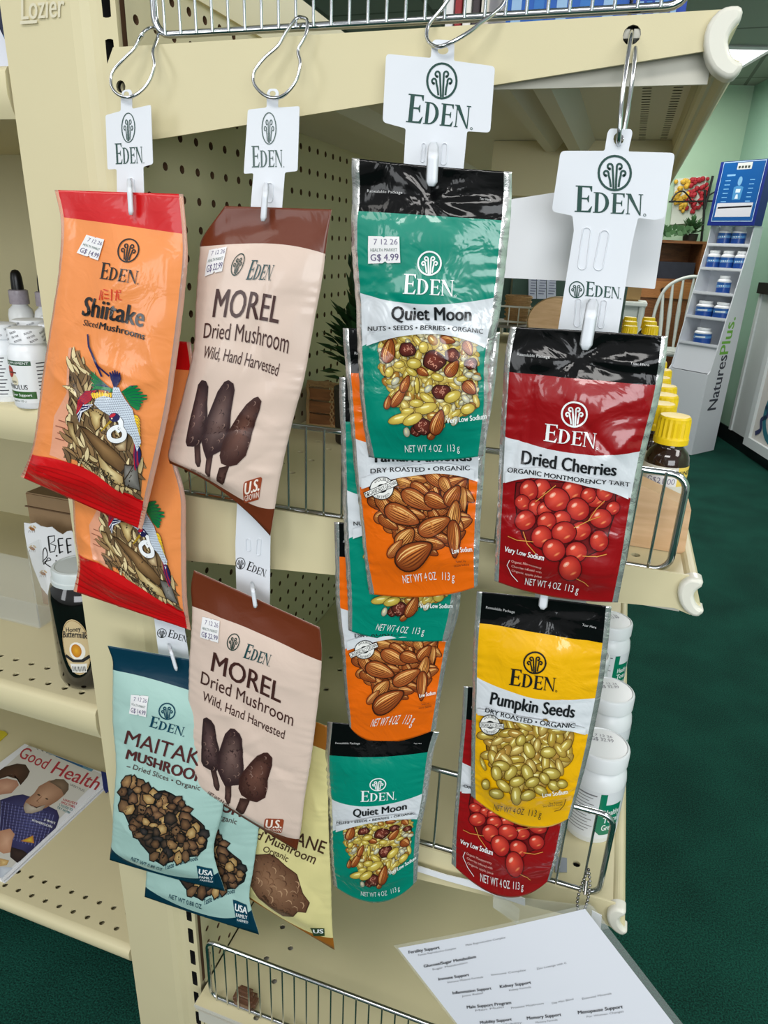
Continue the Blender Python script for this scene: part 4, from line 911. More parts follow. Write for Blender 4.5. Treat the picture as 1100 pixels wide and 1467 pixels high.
for pts, lt, dk in ((((220, 535), (265, 545), (290, 660), (285, 690), (265, 685), (245, 650)), (92, 66, 60), (56, 36, 34)), (((330, 650), (378, 655), (372, 775), (355, 780), (330, 740)), (96, 68, 62), (58, 36, 34)), (((440, 750), (515, 765), (480, 845), (455, 855), (415, 820)), (90, 62, 54), (56, 32, 28)),
        (((165, 150), (190, 138), (225, 160), (250, 200), (265, 300), (285, 375), (285, 500), (270, 545), (215, 540), (165, 515), (148, 480), (150, 350), (158, 220)), (104, 78, 76), (50, 32, 34)),
        (((370, 220), (400, 222), (440, 255), (458, 300), (462, 430), (472, 520), (470, 600), (440, 655), (330, 660), (300, 600), (275, 540), (275, 450), (290, 380), (330, 260)), (118, 92, 86), (54, 34, 36)),
        (((620, 400), (650, 400), (685, 440), (682, 500), (650, 620), (648, 680), (630, 750), (570, 780), (510, 770), (450, 730), (430, 680), (440, 600), (470, 545), (520, 480), (570, 425)), (112, 74, 62), (60, 32, 28))):
    q = [W(*p) for p in pts]; c = (sum(p[0] for p in q)/len(q), sum(p[1] for p in q)/len(q))
    k.pic.poly(q, dk, ly); k.pic.fan(c, [(c[0]+(p[0]-c[0])*.86, c[1]+(p[1]-c[1])*.88) for p in q], lt, dk, ly+.5); ly += 1
    if len(pts) > 8:
        rn = random.Random(len(pts)*3+ly)
        for p in scatter(q, 26, 3.2, rn):
            a = rn.uniform(.9, 2.2); n = [(p[0]+t*math.cos(a+.8*t/4), p[1]+t*math.sin(a+.8*t/4)) for t in (-4, -1.5, 1.5, 4)]
            if all(inside(q, w) for w in n): k.pic.line(n, rn.uniform(.5, 1.1), rn.choice([(44, 26, 26), (150, 120, 108), (82, 54, 48)]), ly, taper=True)
        ly += 1
k.badge = Art(); k.badge.poly([W(*p) for p in ((640, 890), (760, 899), (770, 908), (757, 988), (748, 996), (632, 986), (622, 978), (630, 898))], (150, 66, 36), 0)
k.badge.text('U.S.', W(640, 950), W(752, 958), 10, (240, 226, 214), 2, .045); k.badge.text('GROWN', W(634, 978), W(752, 988), 4.6, (240, 226, 214), 2, .01)
sticker(k, ((290, 882), (316, 888), (314, 918), (287, 911)), '7 12 26', 'G$ 22.99')

# ---- maitake slices (mint)
Z = Zm(150, 1050, 3.143)
MT_ROWS = [(154, 925, 318, 952, .560), (161, 945, 317, 972, .560), (161.5, 961, 316, 1000, .559), (161.5, 1036, 318, 1075, .556), (166, 1091, 320, 1120, .553), (162, 1160, 318, 1165, .551), (161, 1190, 306, 1215, .551), (157, 1232, 322, 1277, .556, 232, 1254)]
k = MT = new_kind('maitake_mushroom_pouch', Surf(MT_ROWS, .011, 52, .0008, None, .2, .1, .0003), [[(161.5, 960.5), (235, 979), (316, 998)], [(158, 1214), (235, 1254), (310, 1250)]], [F_DTEAL, F_MINT, F_DTEAL], None, INK_MATTE, .02, F_MINT)
L_ = k.let; TE_ = (8, 62, 84)
k.logo.emblem((241, 1016.7), 11.5, TE_, 0); k.logo.word((213.5, 1039.5), (262, 1054), 17, TE_, 0)
k.title.text('MAITAKE', (177, 1067), (300, 1102), 22, (84, 40, 40), 0, .008); k.title.text('MUSHROOM', (178.6, 1089.5), (292, 1120), 13.8, (84, 40, 40), 0, .045); L_.text('Dried Slices • Organic', (188, 1105), (287, 1130), 7, (84, 60, 56), 0); L_.line([(180, 1101), (185, 1102)], 1, (84, 60, 56), 0)
win = [Z(*p) for p in ((82, 225), (100, 209), (170, 228), (235, 266), (270, 262), (330, 290), (372, 335), (378, 368), (440, 420), (462, 480), (455, 512), (405, 550), (340, 560), (265, 580), (225, 562), (165, 500), (130, 440), (95, 350), (80, 300))]
k.pic.poly([(p[0]+(p[0]-232)*.04, p[1]+(p[1]-1175)*.05) for p in win], (22, 26, 28), 0); k.pic.poly(win, (58, 42, 34), 1)
rn = random.Random(15); ly = 3
for p in scatter(win, 90, 6.5, rn):
    a = rn.random()*3.14; L, w = rn.uniform(10, 21), rn.uniform(5, 9)
    q = [(p[0]+L/2*math.cos(a+t)*(1 if i % 2 else .8), p[1]+w/1.4*math.sin(a+t)+L/4*math.sin(a)*math.cos(t)) for i, t in enumerate((0, 1.1, 2, 3.1, 4.2, 5.2))]
    k.pic.poly([(p[0]+(r[0]-p[0])*1.2, p[1]+(r[1]-p[1])*1.2) for r in q], (26, 22, 22), ly)
    k.pic.fan(p, q, *rn.choice([((150, 112, 78), (78, 52, 40)), ((140, 106, 74), (96, 68, 48)), ((128, 94, 64), (66, 44, 34)), ((96, 74, 58), (40, 32, 30)), ((176, 138, 92), (110, 78, 52)), ((74, 62, 58), (30, 30, 34)), ((206, 176, 120), (150, 112, 66))]), ly+.5); ly = 3+rn.randrange(22)
L_.text('NET WT 0.88 OZ', (188, 1231), (232, 1247), 5.5, TE_, 0); L_.text('Taste of the Woods', (238, 1243), (284, 1232), 6, TE_, 0, .01, .25)
k.badge = Art(); q = [(291.5, 1239), (313, 1243), (319, 1263), (283, 1262)]
k.badge.poly([(281, 1240), (303, 1244), (307, 1266), (285, 1264)], TE_, 0)
k.badge.text('USA', (284, 1251), (303, 1254), 7, WHT, 2, .04); k.badge.text('FAMILY', (285, 1257.5), (303, 1260), 3.8, WHT, 2, .03); k.badge.text('FARMED', (286, 1262), (304, 1264.5), 2.6, WHT, 2, .02)
sticker(k, ((189, 994), (214, 996), (210.5, 1025), (185.5, 1020)), '7 12 26', 'G$ 14.99')

# ---- lion's mane (pale yellow)
LM_ROWS = [(322, 985, 468, 1040, .576), (322, 1020, 470, 1075, .576), (324, 1100, 470, 1150, .576), (330, 1180, 471, 1200, .575), (342, 1240, 474, 1262, .575), (352, 1272, 476, 1330, .576), (357, 1288, 479, 1361, .577)]
k = LM = new_kind('dried_mushroom_pouch', Surf(LM_ROWS, .006, 61, .0008, None, .2, .1, .0003), [[(322, 1022), (396, 1048), (470, 1077)], [(356, 1284), (415, 1327), (477, 1345)]], [F_OCHRE, F_PALEY, F_OCHRE], None, INK_MATTE, .02, F_PALEY)
L_ = k.let; B_ = (66, 40, 28)
k.title.text("LION'S MANE", (335, 1176), (463, 1224), 18, B_, 0, .008); L_.text('Dried Mushroom', (338, 1186), (449, 1238.5), 13, B_, 0, .008); L_.text('Organic', (376, 1219.5), (411, 1235), 9, B_, 0)
ly = 2; q = [Z(*p) for p in ((640, 585), (680, 555), (740, 550), (800, 590), (860, 640), (890, 720), (920, 760), (905, 800), (870, 795), (850, 815), (800, 820), (740, 775), (700, 740), (665, 690), (640, 660))]
c = (388, 1265); k.pic.poly([(c[0]+(p[0]-c[0])*1.03, c[1]+(p[1]-c[1])*1.03) for p in q], (70, 44, 30), ly); k.pic.fan(c, q, (150, 112, 84), (96, 62, 44), ly+.5)
rn = random.Random(3)
for p in scatter(q, 60, 4.5, rn):
    a = rn.uniform(.2, 1.6); n = [(p[0]+t*math.cos(a+.1*t), p[1]+t*math.sin(a+.1*t)) for t in (-6, -2, 2, 6)]
    if all(inside(q, w) for w in n): k.pic.line(n, rn.uniform(.8, 2), rn.choice([(90, 58, 42), (176, 140, 108), (120, 84, 60)]), ly+2, taper=True)
k.badge = Art(); k.badge.poly([(445, 1328), (465, 1330), (465, 1341), (449, 1341)], (44, 66, 40), 0); k.badge.text('US', (449, 1336.5), (463, 1337), 6, WHT, 2, .04)

# ---- every pouch on its hanger
pouch(QM, QM.ref, 'topmost teal nut mix pouch, under the wide white hanger head')
pouch(TA, TA.ref, 'orange almond pouch tucked directly behind the topmost teal nut mix pouch')
pouch(QM, Surf([(486, 540, 672, 545, .560), (486, 570, 671, 574, .560), (488, 620, 668, 622, .561), (491, 717, 662, 718, .561), (494, 790, 660, 790, .561), (498, 860, 652, 872, .562), (499, 903, 642, 918, .563, 560, 917)], .007, 71, .0005), 'half-hidden teal nut mix pouch between two orange almond pouches', None, False)
pouch(TA, Surf([(478.6, 748, 664, 756, .571), (480, 800, 662, 806, .571), (482, 870, 657, 876, .5712), (489.5, 930, 644, 926, .5712), (493, 985, 635, 975, .572), (497, 1020, 629, 1010, .572), (500.5, 1041, 624.5, 1045, .574, 546, 1064)], .007, 83, .0004), 'lower orange almond pouch above the teal pouch at the bottom of the third column')
pouch(QM, Surf([(469, 1034, 629, 1049, .576), (466, 1078, 622, 1072, .576), (468, 1120, 616, 1112, .576), (471, 1155, 612, 1140, .576), (473, 1220, 602, 1195, .577), (477, 1268, 597, 1262, .579, 540, 1293)], .011, 91, .0003), 'lowest teal nut mix pouch hanging above the bottom shelf', None, False)
pouch(CH, CH.ref, 'red dried cherry pouch at the top of the fourth column, under the widest hanger head')
pouch(PS, PS.ref, 'yellow pumpkin seed pouch with a black top')
pouch(CH, Surf([(664, 983, 832, 1002, .570), (661, 1040, 829, 1050, .570), (657, 1085, 822, 1100, .569), (654, 1127, 815, 1150, .569), (649, 1190, 803, 1215, .570), (646.6, 1237, 789, 1258, .573, 722, 1285)], .009, 99, .0005), 'lower red cherry pouch partly covered by the yellow pumpkin seed pouch', None, False)
pouch(SH, SH.ref, 'upper orange and red sliced mushroom pouch with a crane, leftmost of the hanging packs')
pouch(SH, Surf([(95, 478, 273, 490, .562), (98, 530, 278, 534, .561), (100, 600, 262, 590, .559), (102, 680, 250, 650, .557), (104, 720, 264, 705, .556), (107, 770, 266, 770, .557), (112, 812, 268, 862, .558), (105, 847, 273, 903, .560)], .009, 103, .0009, None, .25, .12, .0002), 'lower orange sliced mushroom pouch with a crane, half behind the upper one', None, False)
pouch(MO, Surf([(322, 295, 475, 300, .558), (288, 345, 468.6, 342, .557), (286, 360, 464, 381, .556), (280, 440, 451, 455, .554), (277, 500, 436, 540, .552), (256, 590, 420, 600, .551), (241, 650, 400, 690, .551), (243, 664, 387, 768, .553, 318, 704)], .010, 47, .0008, None, .2, .1, .0003), 'upper cream and brown morel mushroom pouch with slanted top corner')
pouch(MO, MO.ref, 'lower cream and brown morel mushroom pouch, above the pale yellow pouch')
pouch(MT, MT.ref, 'front mint green maitake mushroom pouch with dark teal top, under the crane pouches')
pouch(MT, Surf([(214, 985, 378, 1020, .568), (215, 1010, 377, 1040, .568), (216, 1030, 376, 1060, .568), (214, 1100, 374, 1120, .567), (212, 1180, 370, 1190, .566), (210, 1240, 362, 1250, .565), (209, 1262, 357, 1285, .565), (207, 1285, 371, 1339, .567, 290, 1313)], .004, 113, .0007, None, .2, .1, .0003), 'rear mint green maitake mushroom pouch, its dark lower corners showing below the front one', None, False)
pouch(LM, LM.ref, 'pale yellow dried mushroom pouch behind the lower morel pouch', None, False)

# ------------------------------------------------------------------ hanger strips and their hooks
def rounded(pts, r=3.0, n=4):
    out = []; N = len(pts)
    for i in range(N):
        p = np.array(pts[i][:2], float); a = np.array(pts[i-1][:2], float); b = np.array(pts[(i+1) % N][:2], float); rr = pts[i][2] if len(pts[i]) > 2 else r
        la, lb = np.linalg.norm(a-p), np.linalg.norm(b-p); q = min(rr, la*.45, lb*.45)
        s_, e_ = p+(a-p)/la*q, p+(b-p)/lb*q
        for k in range(n+1): t = k/n; out.append(tuple((1-t)**2*s_+2*t*(1-t)*p+t*t*e_))
    return out
def hanger(label, outline, y, holes, head, small, tongues, slots):
    f = lambda px, py, o=0.0: tuple(P(px, py, y-o))
    loops = [[f(*p) for p in rounded(outline)]]+[[f(*p) for p in h] for h in holes]
    c = np.mean(np.array(loops[0]), 0); t = thing('hanger_strip', tuple(c), label, 'hanger strip')
    MB().sheet(loops, (0, .0006, 0)).build('strip', WHITEP, t)
    fn = lambda v: (np.array([P(p[0], p[1], y) for p in v]), np.tile([0, -1.0, 0], (len(v), 1)))
    a = Art(); a.step = 30
    for g in head: g(a)
    a.lay('head_logo', fn, INK_GLOSS, t, .0003)
    if small:
        a = Art(); a.step = 30
        for g in small: g(a)
        a.lay('strip_logo', fn, INK_GLOSS, t, .0003)
    for (a0, a1, w, yf) in tongues:
        n = 10; L = w*y/FPX*.55; path = []
        for i in range(n+1):
            q = i/n; path.append(P(a0[0]+(a1[0]-a0[0])*q, a0[1]+(a1[1]-a0[1])*q, (y-.001)+(yf-y+.001)*min(1, q/.3)))
        v = []; fc = []
        for i, q in enumerate(path):
            k = 1 if 0 < i < n else .55
            v += [q+[-L*k, 0, 0], q+[-L*k*.6, -.0016, 0], q+[L*k*.6, -.0016, 0], q+[L*k, 0, 0], q+[0, .0008, 0]]
        for i in range(n): fc += [(i*5+j, i*5+(j+1) % 5, i*5+5+(j+1) % 5, i*5+5+j) for j in range(5)]
        fc += [(4, 3, 2, 1, 0), tuple(n*5+j for j in range(5))]
        link_mesh('hook_tongue', v, fc, WHITEP, t, None, True)
    for (a0, a1, w) in slots:                 # raised lips of the unused tabs
        m = MB(); n = 10; cx, cy = (a0[0]+a1[0])/2, (a0[1]+a1[1])/2; dx, dy = a1[0]-a0[0], a1[1]-a0[1]; L = math.hypot(dx, dy)
        pts = []
        for i in range(24):
            q = 2*math.pi*i/24; u_ = w/2*math.cos(q); s_ = math.copysign(max(0, L/2-w/2), math.sin(q))+w/2*math.sin(q)
            pts.append(f(cx+u_*dy/L*1.0+s_*dx/L, cy-u_*dx/L+s_*dy/L, .0004))
        m.tube(pts, .00045, 6, True); m.build('tab_outline', WHITEP, t, True)
    return t
def hole(cx, cy, rx, ry, n=12): return [(cx+rx*math.cos(2*math.pi*i/n), cy+ry*math.sin(2*math.pi*i/n)) for i in range(n)]
G1 = (22, 66, 58)
hanger('narrow white hanger strip nearest the upright, holding the crane pouches', [(151, 165), (173, 159), (173, 137, 1), (176, 129, 4), (187, 128, 4), (189, 133, 1), (189, 156), (216, 150), (219, 235), (205, 239), (207, 300), (233, 700), (273, 956), (229, 952), (205, 760), (168, 300), (167, 242), (154, 243)], .578, [hole(181, 135, 4, 4)],
       [lambda a: a.emblem((184, 183), 9.3, G1, 0, 21), lambda a: a.word((166, 235.5), (205, 233.5), 30, G1)], [lambda a: a.emblem((232, 907), 6.4, INKB, 0), lambda a: a.word((240, 912), (267, 920), 11, INKB)],
       [((185, 256), (188, 308), 8, .529), ((242, 922), (253, 960), 8, .554)], [((188, 255), (190, 285), 7)])
hanger('narrow white hanger strip second from the upright, holding the morel pouches', [(355, 157), (382, 154), (382, 134, 1), (385, 127, 4), (396, 127, 4), (399, 132, 1), (398, 154), (429, 152), (426, 245), (408, 247), (402, 320), (387, 780), (384, 1120), (345, 1120), (337, 780), (357, 320), (363, 248), (349, 249)], .580, [hole(390.5, 134, 4.5, 4)],
       [lambda a: a.emblem((385.5, 184), 10, G1, 0, 22.5), lambda a: a.word((361, 240), (405, 239), 31, G1)], [lambda a: a.emblem((344.5, 807), 6.6, INKB, 0, 8), lambda a: a.word((352.5, 816), (379, 826), 13, INKB)],
       [((381, 262), (377, 317), 9, .551), ((361, 834), (366, 870), 8, .545)], [((387, 262), (386, 290), 8), ((355, 772), (356, 790), 6), ((371, 772), (370, 796), 6)])
hanger('wide white hanger strip above the topmost teal nut mix pouch', [(553, 77, 6), (617, 83), (619, 56, 8), (651, 58, 8), (650, 87), (709, 95, 6), (702, 190, 6), (669, 188), (662, 260), (640, 620), (612, 1060), (548, 1060), (560, 620), (577, 260), (581, 184), (548, 175, 6)], .582, [hole(634.5, 72, 8, 6)],
       [lambda a: a.emblem((633, 116), 21, G1, 0, 25), lambda a: a.word((581.5, 175), (672, 184), 41, G1)], [], [((621, 204), (618, 267), 13, .513)], [((607, 205), (605, 232), 5), ((637, 205), (635, 236), 8)])
hanger('widest white hanger strip on the chrome ring, above the red cherry pouch', [(803, 216, 7), (866, 216), (870, 190, 8), (874, 184, 8), (904, 185, 8), (906, 190, 5), (900, 217), (967, 219, 7), (952, 313, 7), (936, 315), (914, 312), (905, 350), (885, 480), (835, 900), (790, 1100), (735, 1100), (762, 900), (798, 480), (822, 330), (820, 309), (790, 303, 7)], .577, [hole(886, 199, 7.5, 9)],
       [lambda a: a.emblem((880.5, 248), 23, G1, 0, 24.5), lambda a: a.word((823, 303.5), (920, 308), 38, G1)], [lambda a: a.emblem((826, 415), 10.6, G1, 0, 11.5), lambda a: a.word((838, 424), (887, 428), 21, G1)],
       [((850, 428), (838, 501), 14, .523), ((781, 838), (777, 872), 12, .546)], [((841, 326), (833, 386), 12), ((867, 330), (856, 387), 13), ((829, 428), (826, 468), 8), ((866, 430), (860, 470), 8)])
o = MB().sheet([[tuple(P(*p, .62)) for p in rounded([(722, 287), (806, 274), (880, 252), (962, 236), (955, 300), (938, 414), (890, 410), (806, 402), (700, 397)], 2)]], (0, .0008, 0)).build('blank_card', PAPER)
tag(o, 'plain white card hanging behind the widest hanger strip', 'card')

def hook(name, label, pts, r, closed=False):
    path = smooth_path([P(*q) for q in pts], 6, closed)
    o = MB().tube(path, r, 10, closed).build(name, CHROME, None, True, tuple(path[0])); return tag(o, label, 'hook')
hook('wire_hook', 'pear-shaped chrome wire hook nearest the upright', [(196, 62, .592), (204, 48, .592), (214, 40, .60), (225, 42, .612), (226, 52, .604), (219, 74, .59), (221, 96, .585), (210, 122, .58), (190, 138, .574), (172, 137, .574), (160, 124, .576), (161, 104, .58), (178, 84, .584), (192, 70, .588), (200, 56, .592), (205, 50, .592)], .0014)
hook('wire_hook', 'pear-shaped chrome wire hook second from the upright, hung on the fence wire', [(432, 25, .604), (440, 30, .596), (438, 50, .59), (427, 72, .586), (430, 90, .582), (424, 116, .578), (404, 138, .575), (382, 138, .575), (365, 122, .577), (364, 104, .58), (378, 84, .584), (398, 66, .588), (410, 46, .592), (424, 27, .598)], .0014, True)
hook('wire_hook', 'chrome wire hook arching through the widest gap of the fence above the teal nut pouch', [(662, -30, .60), (636, 8, .598), (614, 36, .594), (612, 56, .588), (622, 66, .580), (634, 66, .575), (652, 58, .575), (675, 44, .58), (688, 33, .584), (706, 20, .59), (722, 2, .598), (722, -30, .60)], .0015)
hook('wire_ring', 'long chrome ring through the bracket hole, carrying the widest hanger strip', [(906, 44, .606), (904, 52, .594), (898, 90, .580), (891, 140, .572), (888, 180, .570), (886, 204, .574), (891, 200, .583), (899, 160, .588), (906, 110, .592), (910, 74, .600), (909, 54, .610)], .0017, True)

# ------------------------------------------------------------------ goods on the shelves
AMBER = mat('amber_glass', (40, 20, 8), .08, 0, .6, .6); YELC = mat('yellow_ribbed_cap', (240, 204, 22), .38); GREYT = (122, 122, 128)
def amber_proto(x, y, z, label, rows=True):
    t = thing('amber_bottle', (x, y, z), label, 'bottle', 'yellow-capped amber bottles on the middle shelf'); r = .0225
    o = MB().lathe([(r*.9, 0), (r, .003), (r, .068), (r*.97, .073), (r*.86, .079), (r*.68, .083), (r*.62, .085), (r*.62, .094)], (x, y, z), 28).build('glass_body', AMBER, t); smooth_angle(o, 40)
    m = MB(); n = 40; prof = [(.0165, .0875, 0), (.0175, .088, 0), (.0175, .0935, 0), (.0168, .0945, 0), (.0168, .096, 1), (.0166, .111, 1), (.0160, .1145, 0), (.0145, .1165, 0), (.0, .1168, 0)]
    v = []; f = []
    for rr, zz, rib in prof: v += [(x+rr*(1-(.07 if rib and k % 2 else 0))*math.cos(2*math.pi*k/n), y+rr*(1-(.07 if rib and k % 2 else 0))*math.sin(2*math.pi*k/n), z+zz) for k in range(n)]
    for i in range(len(prof)-1): f += [(i*n+k, i*n+(k+1) % n, (i+1)*n+(k+1) % n, (i+1)*n+k) for k in range(n)]
    smooth_angle(m.add(v, f).build('screw_cap', YELC, t), 8)
    a = ArtU(); a.step = .0025; w = math.pi*r*.96
    a.poly([(-w, .006), (w, .006), (w, .0665), (-w, .0665)], (222, 218, 206), 0); a.poly([(.012, .046), (w, .046), (w, .0665), (.012, .0665)], (238, 206, 92), 1)
    a.text('FINEST', (.014, .058), (.036, .058), .0045, INKB, 2, .02); a.text('LIQUID', (.016, .051), (.032, .051), .004, INKB, 2)
    a.poly([(-.02, .046), (.012, .046), (.012, .057), (-.02, .057)], (232, 230, 232), 2); a.text('G$21.00', (-.018, .0485), (.010, .0485), .006, (110, 104, 130), 3)
    for i in range(3): a.text(('Bee resin', 'extract', '30 ml')[i], (-.012, .040-.006*i), (.006-.004*i, .040-.006*i), .004, INKB, 2, .02)
    a.lay('bottle_label', on_cyl((x, y, z), r), INK_PAPER, t, .0003, 8e-5)
    return t
b0 = amber_proto(0.0695, .755, Z_MID, 'front yellow-capped amber bottle, standing right behind the wooden block')
ORD = ('second', 'third', 'fourth', 'fifth', 'sixth', 'seventh', 'eighth')
for i, (x, y) in enumerate(((.058, .815), (.064, .872), (.066, .935), (.062, 1.0), (.067, 1.075), (.064, 1.16))):
    c = copy_tree(b0); c.location = (x, y, Z_MID); c.rotation_euler = (0, 0, (-.3, .4, -.2, .5, .1, -.4)[i]); c['label'] = '%s yellow-capped amber bottle from the wooden block, in the row along the shelf front' % ORD[i]
for i, (x, y, lb) in enumerate(((.026, 1.72, 'front'), (.026, 1.84, 'middle'), (.026, 1.97, 'back'), (.073, 1.76, 'front'), (.073, 1.88, 'middle'), (.073, 2.0, 'back'))):
    c = copy_tree(b0); c.location = (x, y, Z_MID); c['label'] = '%s bottle of the %s short row of far yellow-capped bottles beyond the cherry pouch' % (lb, 'left' if i < 3 else 'right')

m = MB(); yb = .668
wo = [P(*p, yb) for p in ((840, 660), (912, 692), (975, 722), (982, 725), (990, 731), (980, 795), (895, 785), (838, 776))]; zmin = min(p[2] for p in wo)
wo = [p+np.array([0, 0, Z_MID+.001-zmin]) if p[2] < zmin+.012 else p for p in wo]; 
for i in (5, 6, 7): wo[i][2] = Z_MID+.0005
m.prism(wo, (0, .034, 0)); 
def wood_mat(name, a, b, sc=14):
    mt = bpy.data.materials.new(name); mt.use_nodes = True; nt = mt.node_tree; bs_ = nt.nodes['Principled BSDF']; tc = nt.nodes.new('ShaderNodeTexCoord')
    mp = nt.nodes.new('ShaderNodeMapping'); mp.inputs['Scale'].default_value = (1, 1, 7); wv = nt.nodes.new('ShaderNodeTexNoise'); wv.inputs['Scale'].default_value = sc; wv.inputs['Detail'].default_value = 5; wv.inputs['Distortion'].default_value = 1
    rp = nt.nodes.new('ShaderNodeValToRGB'); rp.color_ramp.elements[0].color = lin(a); rp.color_ramp.elements[1].color = lin(b); rp.color_ramp.elements[0].position = .3; rp.color_ramp.elements[1].position = .7
    nt.links.new(tc.outputs['Object'], mp.inputs[0]); nt.links.new(mp.outputs[0], wv.inputs['Vector']); nt.links.new(wv.outputs['Fac'], rp.inputs[0]); nt.links.new(rp.outputs[0], bs_.inputs['Base Color']); bs_.inputs['Roughness'].default_value = .5
    return mt
MAPLE = wood_mat('pale_maple_wood', (206, 166, 124), (226, 190, 150)); PINE = wood_mat('brown_cabinet_wood', (104, 62, 30), (140, 88, 46)); CRATE = wood_mat('dark_slat_wood', (112, 72, 40), (150, 98, 56))
tag(m.build('wooden_block', MAPLE, at=tuple(wo[5])), 'pale wooden block stand behind the right end of the middle chrome fence', 'wooden stand')

WL = WHITEB
def jar(x, y, z, label):
    t = thing('supplement_jar', (x, y, z), label, 'jar', 'white jars with green labels on the lower shelf'); r = .0335
    o = MB().lathe([(r*.92, 0), (r, .004), (r, .083), (r*.96, .092), (r*.86, .099), (r*.8, .102), (r*.8, .106)], (x, y, z), 36).build('jar_body', WL, t); smooth_angle(o, 40)
    o = MB().lathe([(.0305, .104), (.0315, .105), (.0315, .122), (.0305, .1245), (.0285, .1255), (.0275, .1245), (0.001, .1245)], (x, y, z), 36).build('jar_lid', WL, t); smooth_angle(o, 30)
    a = ArtU(); a.step = .0025; w = math.pi*r*.97
    a.poly([(-w, .01), (w, .01), (w, .08), (-w, .08)], (226, 229, 234), 0); a.poly([(.02, .022), (.026, .016), (.05, .016), (.05, .062), (.028, .062), (.028, .078), (.02, .078)], (6, 122, 92), 1)
    for i, s in enumerate(('Healthy', 'Total', 'Greens')): a.text(s, (.0275, .046-.0115*i), (.049, .046-.0115*i), .0085, WHT, 2, .025)
    for i in range(13): a.line([(-.032, .074-.0046*i), (.016-(i*7 % 5)*.002, .074-.0046*i)], .0011 if i else .002, GREYT, 1)
    a.lay('jar_label', on_cyl((x, y, z), r, -.42), INK_GLOSS, t, .0003, 8e-5)
    st = ArtU(); st.step = .01; st.text('G$ 32.99', (-.014, .002), (.012, .006), .006, (130, 128, 140), 0); st.text('7 12 26', (-.010, .011), (.010, .014), .004, (130, 128, 140), 0)
    st.lay('lid_price_print', on_plane((x, y, z+.1247), (1, 0, 0), (0, 1, 0)), INK_GLOSS, t, .0002)
    return t
j0 = jar(.058, .716, Z_LOW, 'nearest white supplement jar with a green label, behind the lower chrome fence')
for x, y, lb, q in ((.064, .832, 'second white jar with a green label from the lower fence, along the shelf front', .15), (.030, .915, 'white jar set back from the shelf front, left of the row of jars', -.5), (.062, 1.03, 'farthest white jar with a green label, its lid just under the middle shelf', .2)):
    c = copy_tree(j0); c.location = (x, y, Z_LOW); c.rotation_euler = (0, 0, q); c['label'] = lb

def pill_bottle(x, y, z, label):
    t = thing('pill_bottle', (x, y, z), label, 'bottle', 'white supplement bottles on the left shelf'); r = .0275
    o = MB().lathe([(r*.93, 0), (r, .003), (r, .068), (r*.97, .075), (r*.88, .081), (r*.8, .084), (r*.8, .088)], (x, y, z), 32).build('bottle_body', WL, t); smooth_angle(o, 40)
    o = MB().lathe([(.0232, .086), (.0238, .087), (.0238, .103), (.0228, .1055), (.021, .106), (.001, .106)], (x, y, z), 32).build('bottle_cap', WL, t); smooth_angle(o, 30)
    a = ArtU(); a.step = .0025; w = math.pi*r*.97
    a.poly([(-w, .008), (w, .008), (w, .066), (-w, .066)], (228, 231, 232), 0); a.poly([(-.024, .059), (.016, .059), (.016, .065), (-.024, .065)], (26, 74, 40), 1); a.text('SUPPLEMENT', (-.02, .0605), (.013, .0605), .003, WHT, 2)
    a.ell((-.016, .050), .0065, .008, 0, (206, 60, 40), 2, (150, 26, 20)); a.ell((-.010, .040), .006, .009, .4, (222, 214, 186), 1); a.poly([(-.022, .048), (-.005, .048), (-.005, .050), (-.022, .050)], (90, 50, 40), 3)
    a.text('SUPER', (-.016, .035), (-.006, .035), .003, (60, 60, 50), 4); a.text('PHIOLUS', (-.022, .027), (.008, .027), .0062, (40, 44, 44), 4, .02)
    a.poly([(-.024, .014), (.018, .014), (.018, .024), (-.024, .024)], (44, 92, 34), 1); a.text('Liver Support', (-.018, .0175), (.012, .0175), .0036, WHT, 2, .02); a.text('Capsules 120 ct', (-.018, .0095), (.004, .0095), .003, (70, 80, 70), 2)
    for i in range(11): a.line([(.022, .062-.005*i), (.052-.002*(i % 3), .062-.005*i)], .0015, (66, 66, 72), 1); a.line([(-.052, .062-.005*i), (-.028-.002*(i % 3), .062-.005*i)], .0015, (66, 66, 72), 1)
    a.lay('bottle_label', on_cyl((x, y, z), r, .2), INK_GLOSS, t, .0003, 8e-5)
    b = ArtU(); b.step = .0025
    for k in range(7):
        q = -.06+.02*k
        for i, s in enumerate(('SEALED', 'FOR YOUR', 'PROTECTION')): b.text(s, (q-.004+.003*i, .100-.0052*i-.0015), (q+.006+.003*i, .1025-.0052*i-.0005), .0026, (84, 84, 90), 0, .02)
    b.lay('seal_band_print', on_cyl((x, y, z), .0238), INK_GLOSS, t, .0003)
    return t
_q = Pz(53, 580, zL[1]); p0 = pill_bottle(_q[0], _q[1], zL[1], 'front white supplement bottle with green label bands, beside the upright')
p0.scale = (.83, .83, .83)
for x, y, q, lb in ((_q[0]-.004, _q[1]+.05, .5, 'white supplement bottle second in the row beside the upright'), (_q[0]-.008, _q[1]+.098, -.4, 'white supplement bottle third in the row beside the upright'), (_q[0]-.012, _q[1]+.148, .2, 'white supplement bottle last in the row beside the upright'),
                    (_q[0]-.052, _q[1]+.012, -1.25, 'front white supplement bottle at the left edge, its fine print turned outward'), (_q[0]-.056, _q[1]+.062, .8, 'white supplement bottle second in the row at the left edge'), (_q[0]-.06, _q[1]+.112, .1, 'white supplement bottle third in the row at the left edge')):
    c = copy_tree(p0); c.location = (x, y, zL[1]); c.rotation_euler = (0, 0, q); c['label'] = lb
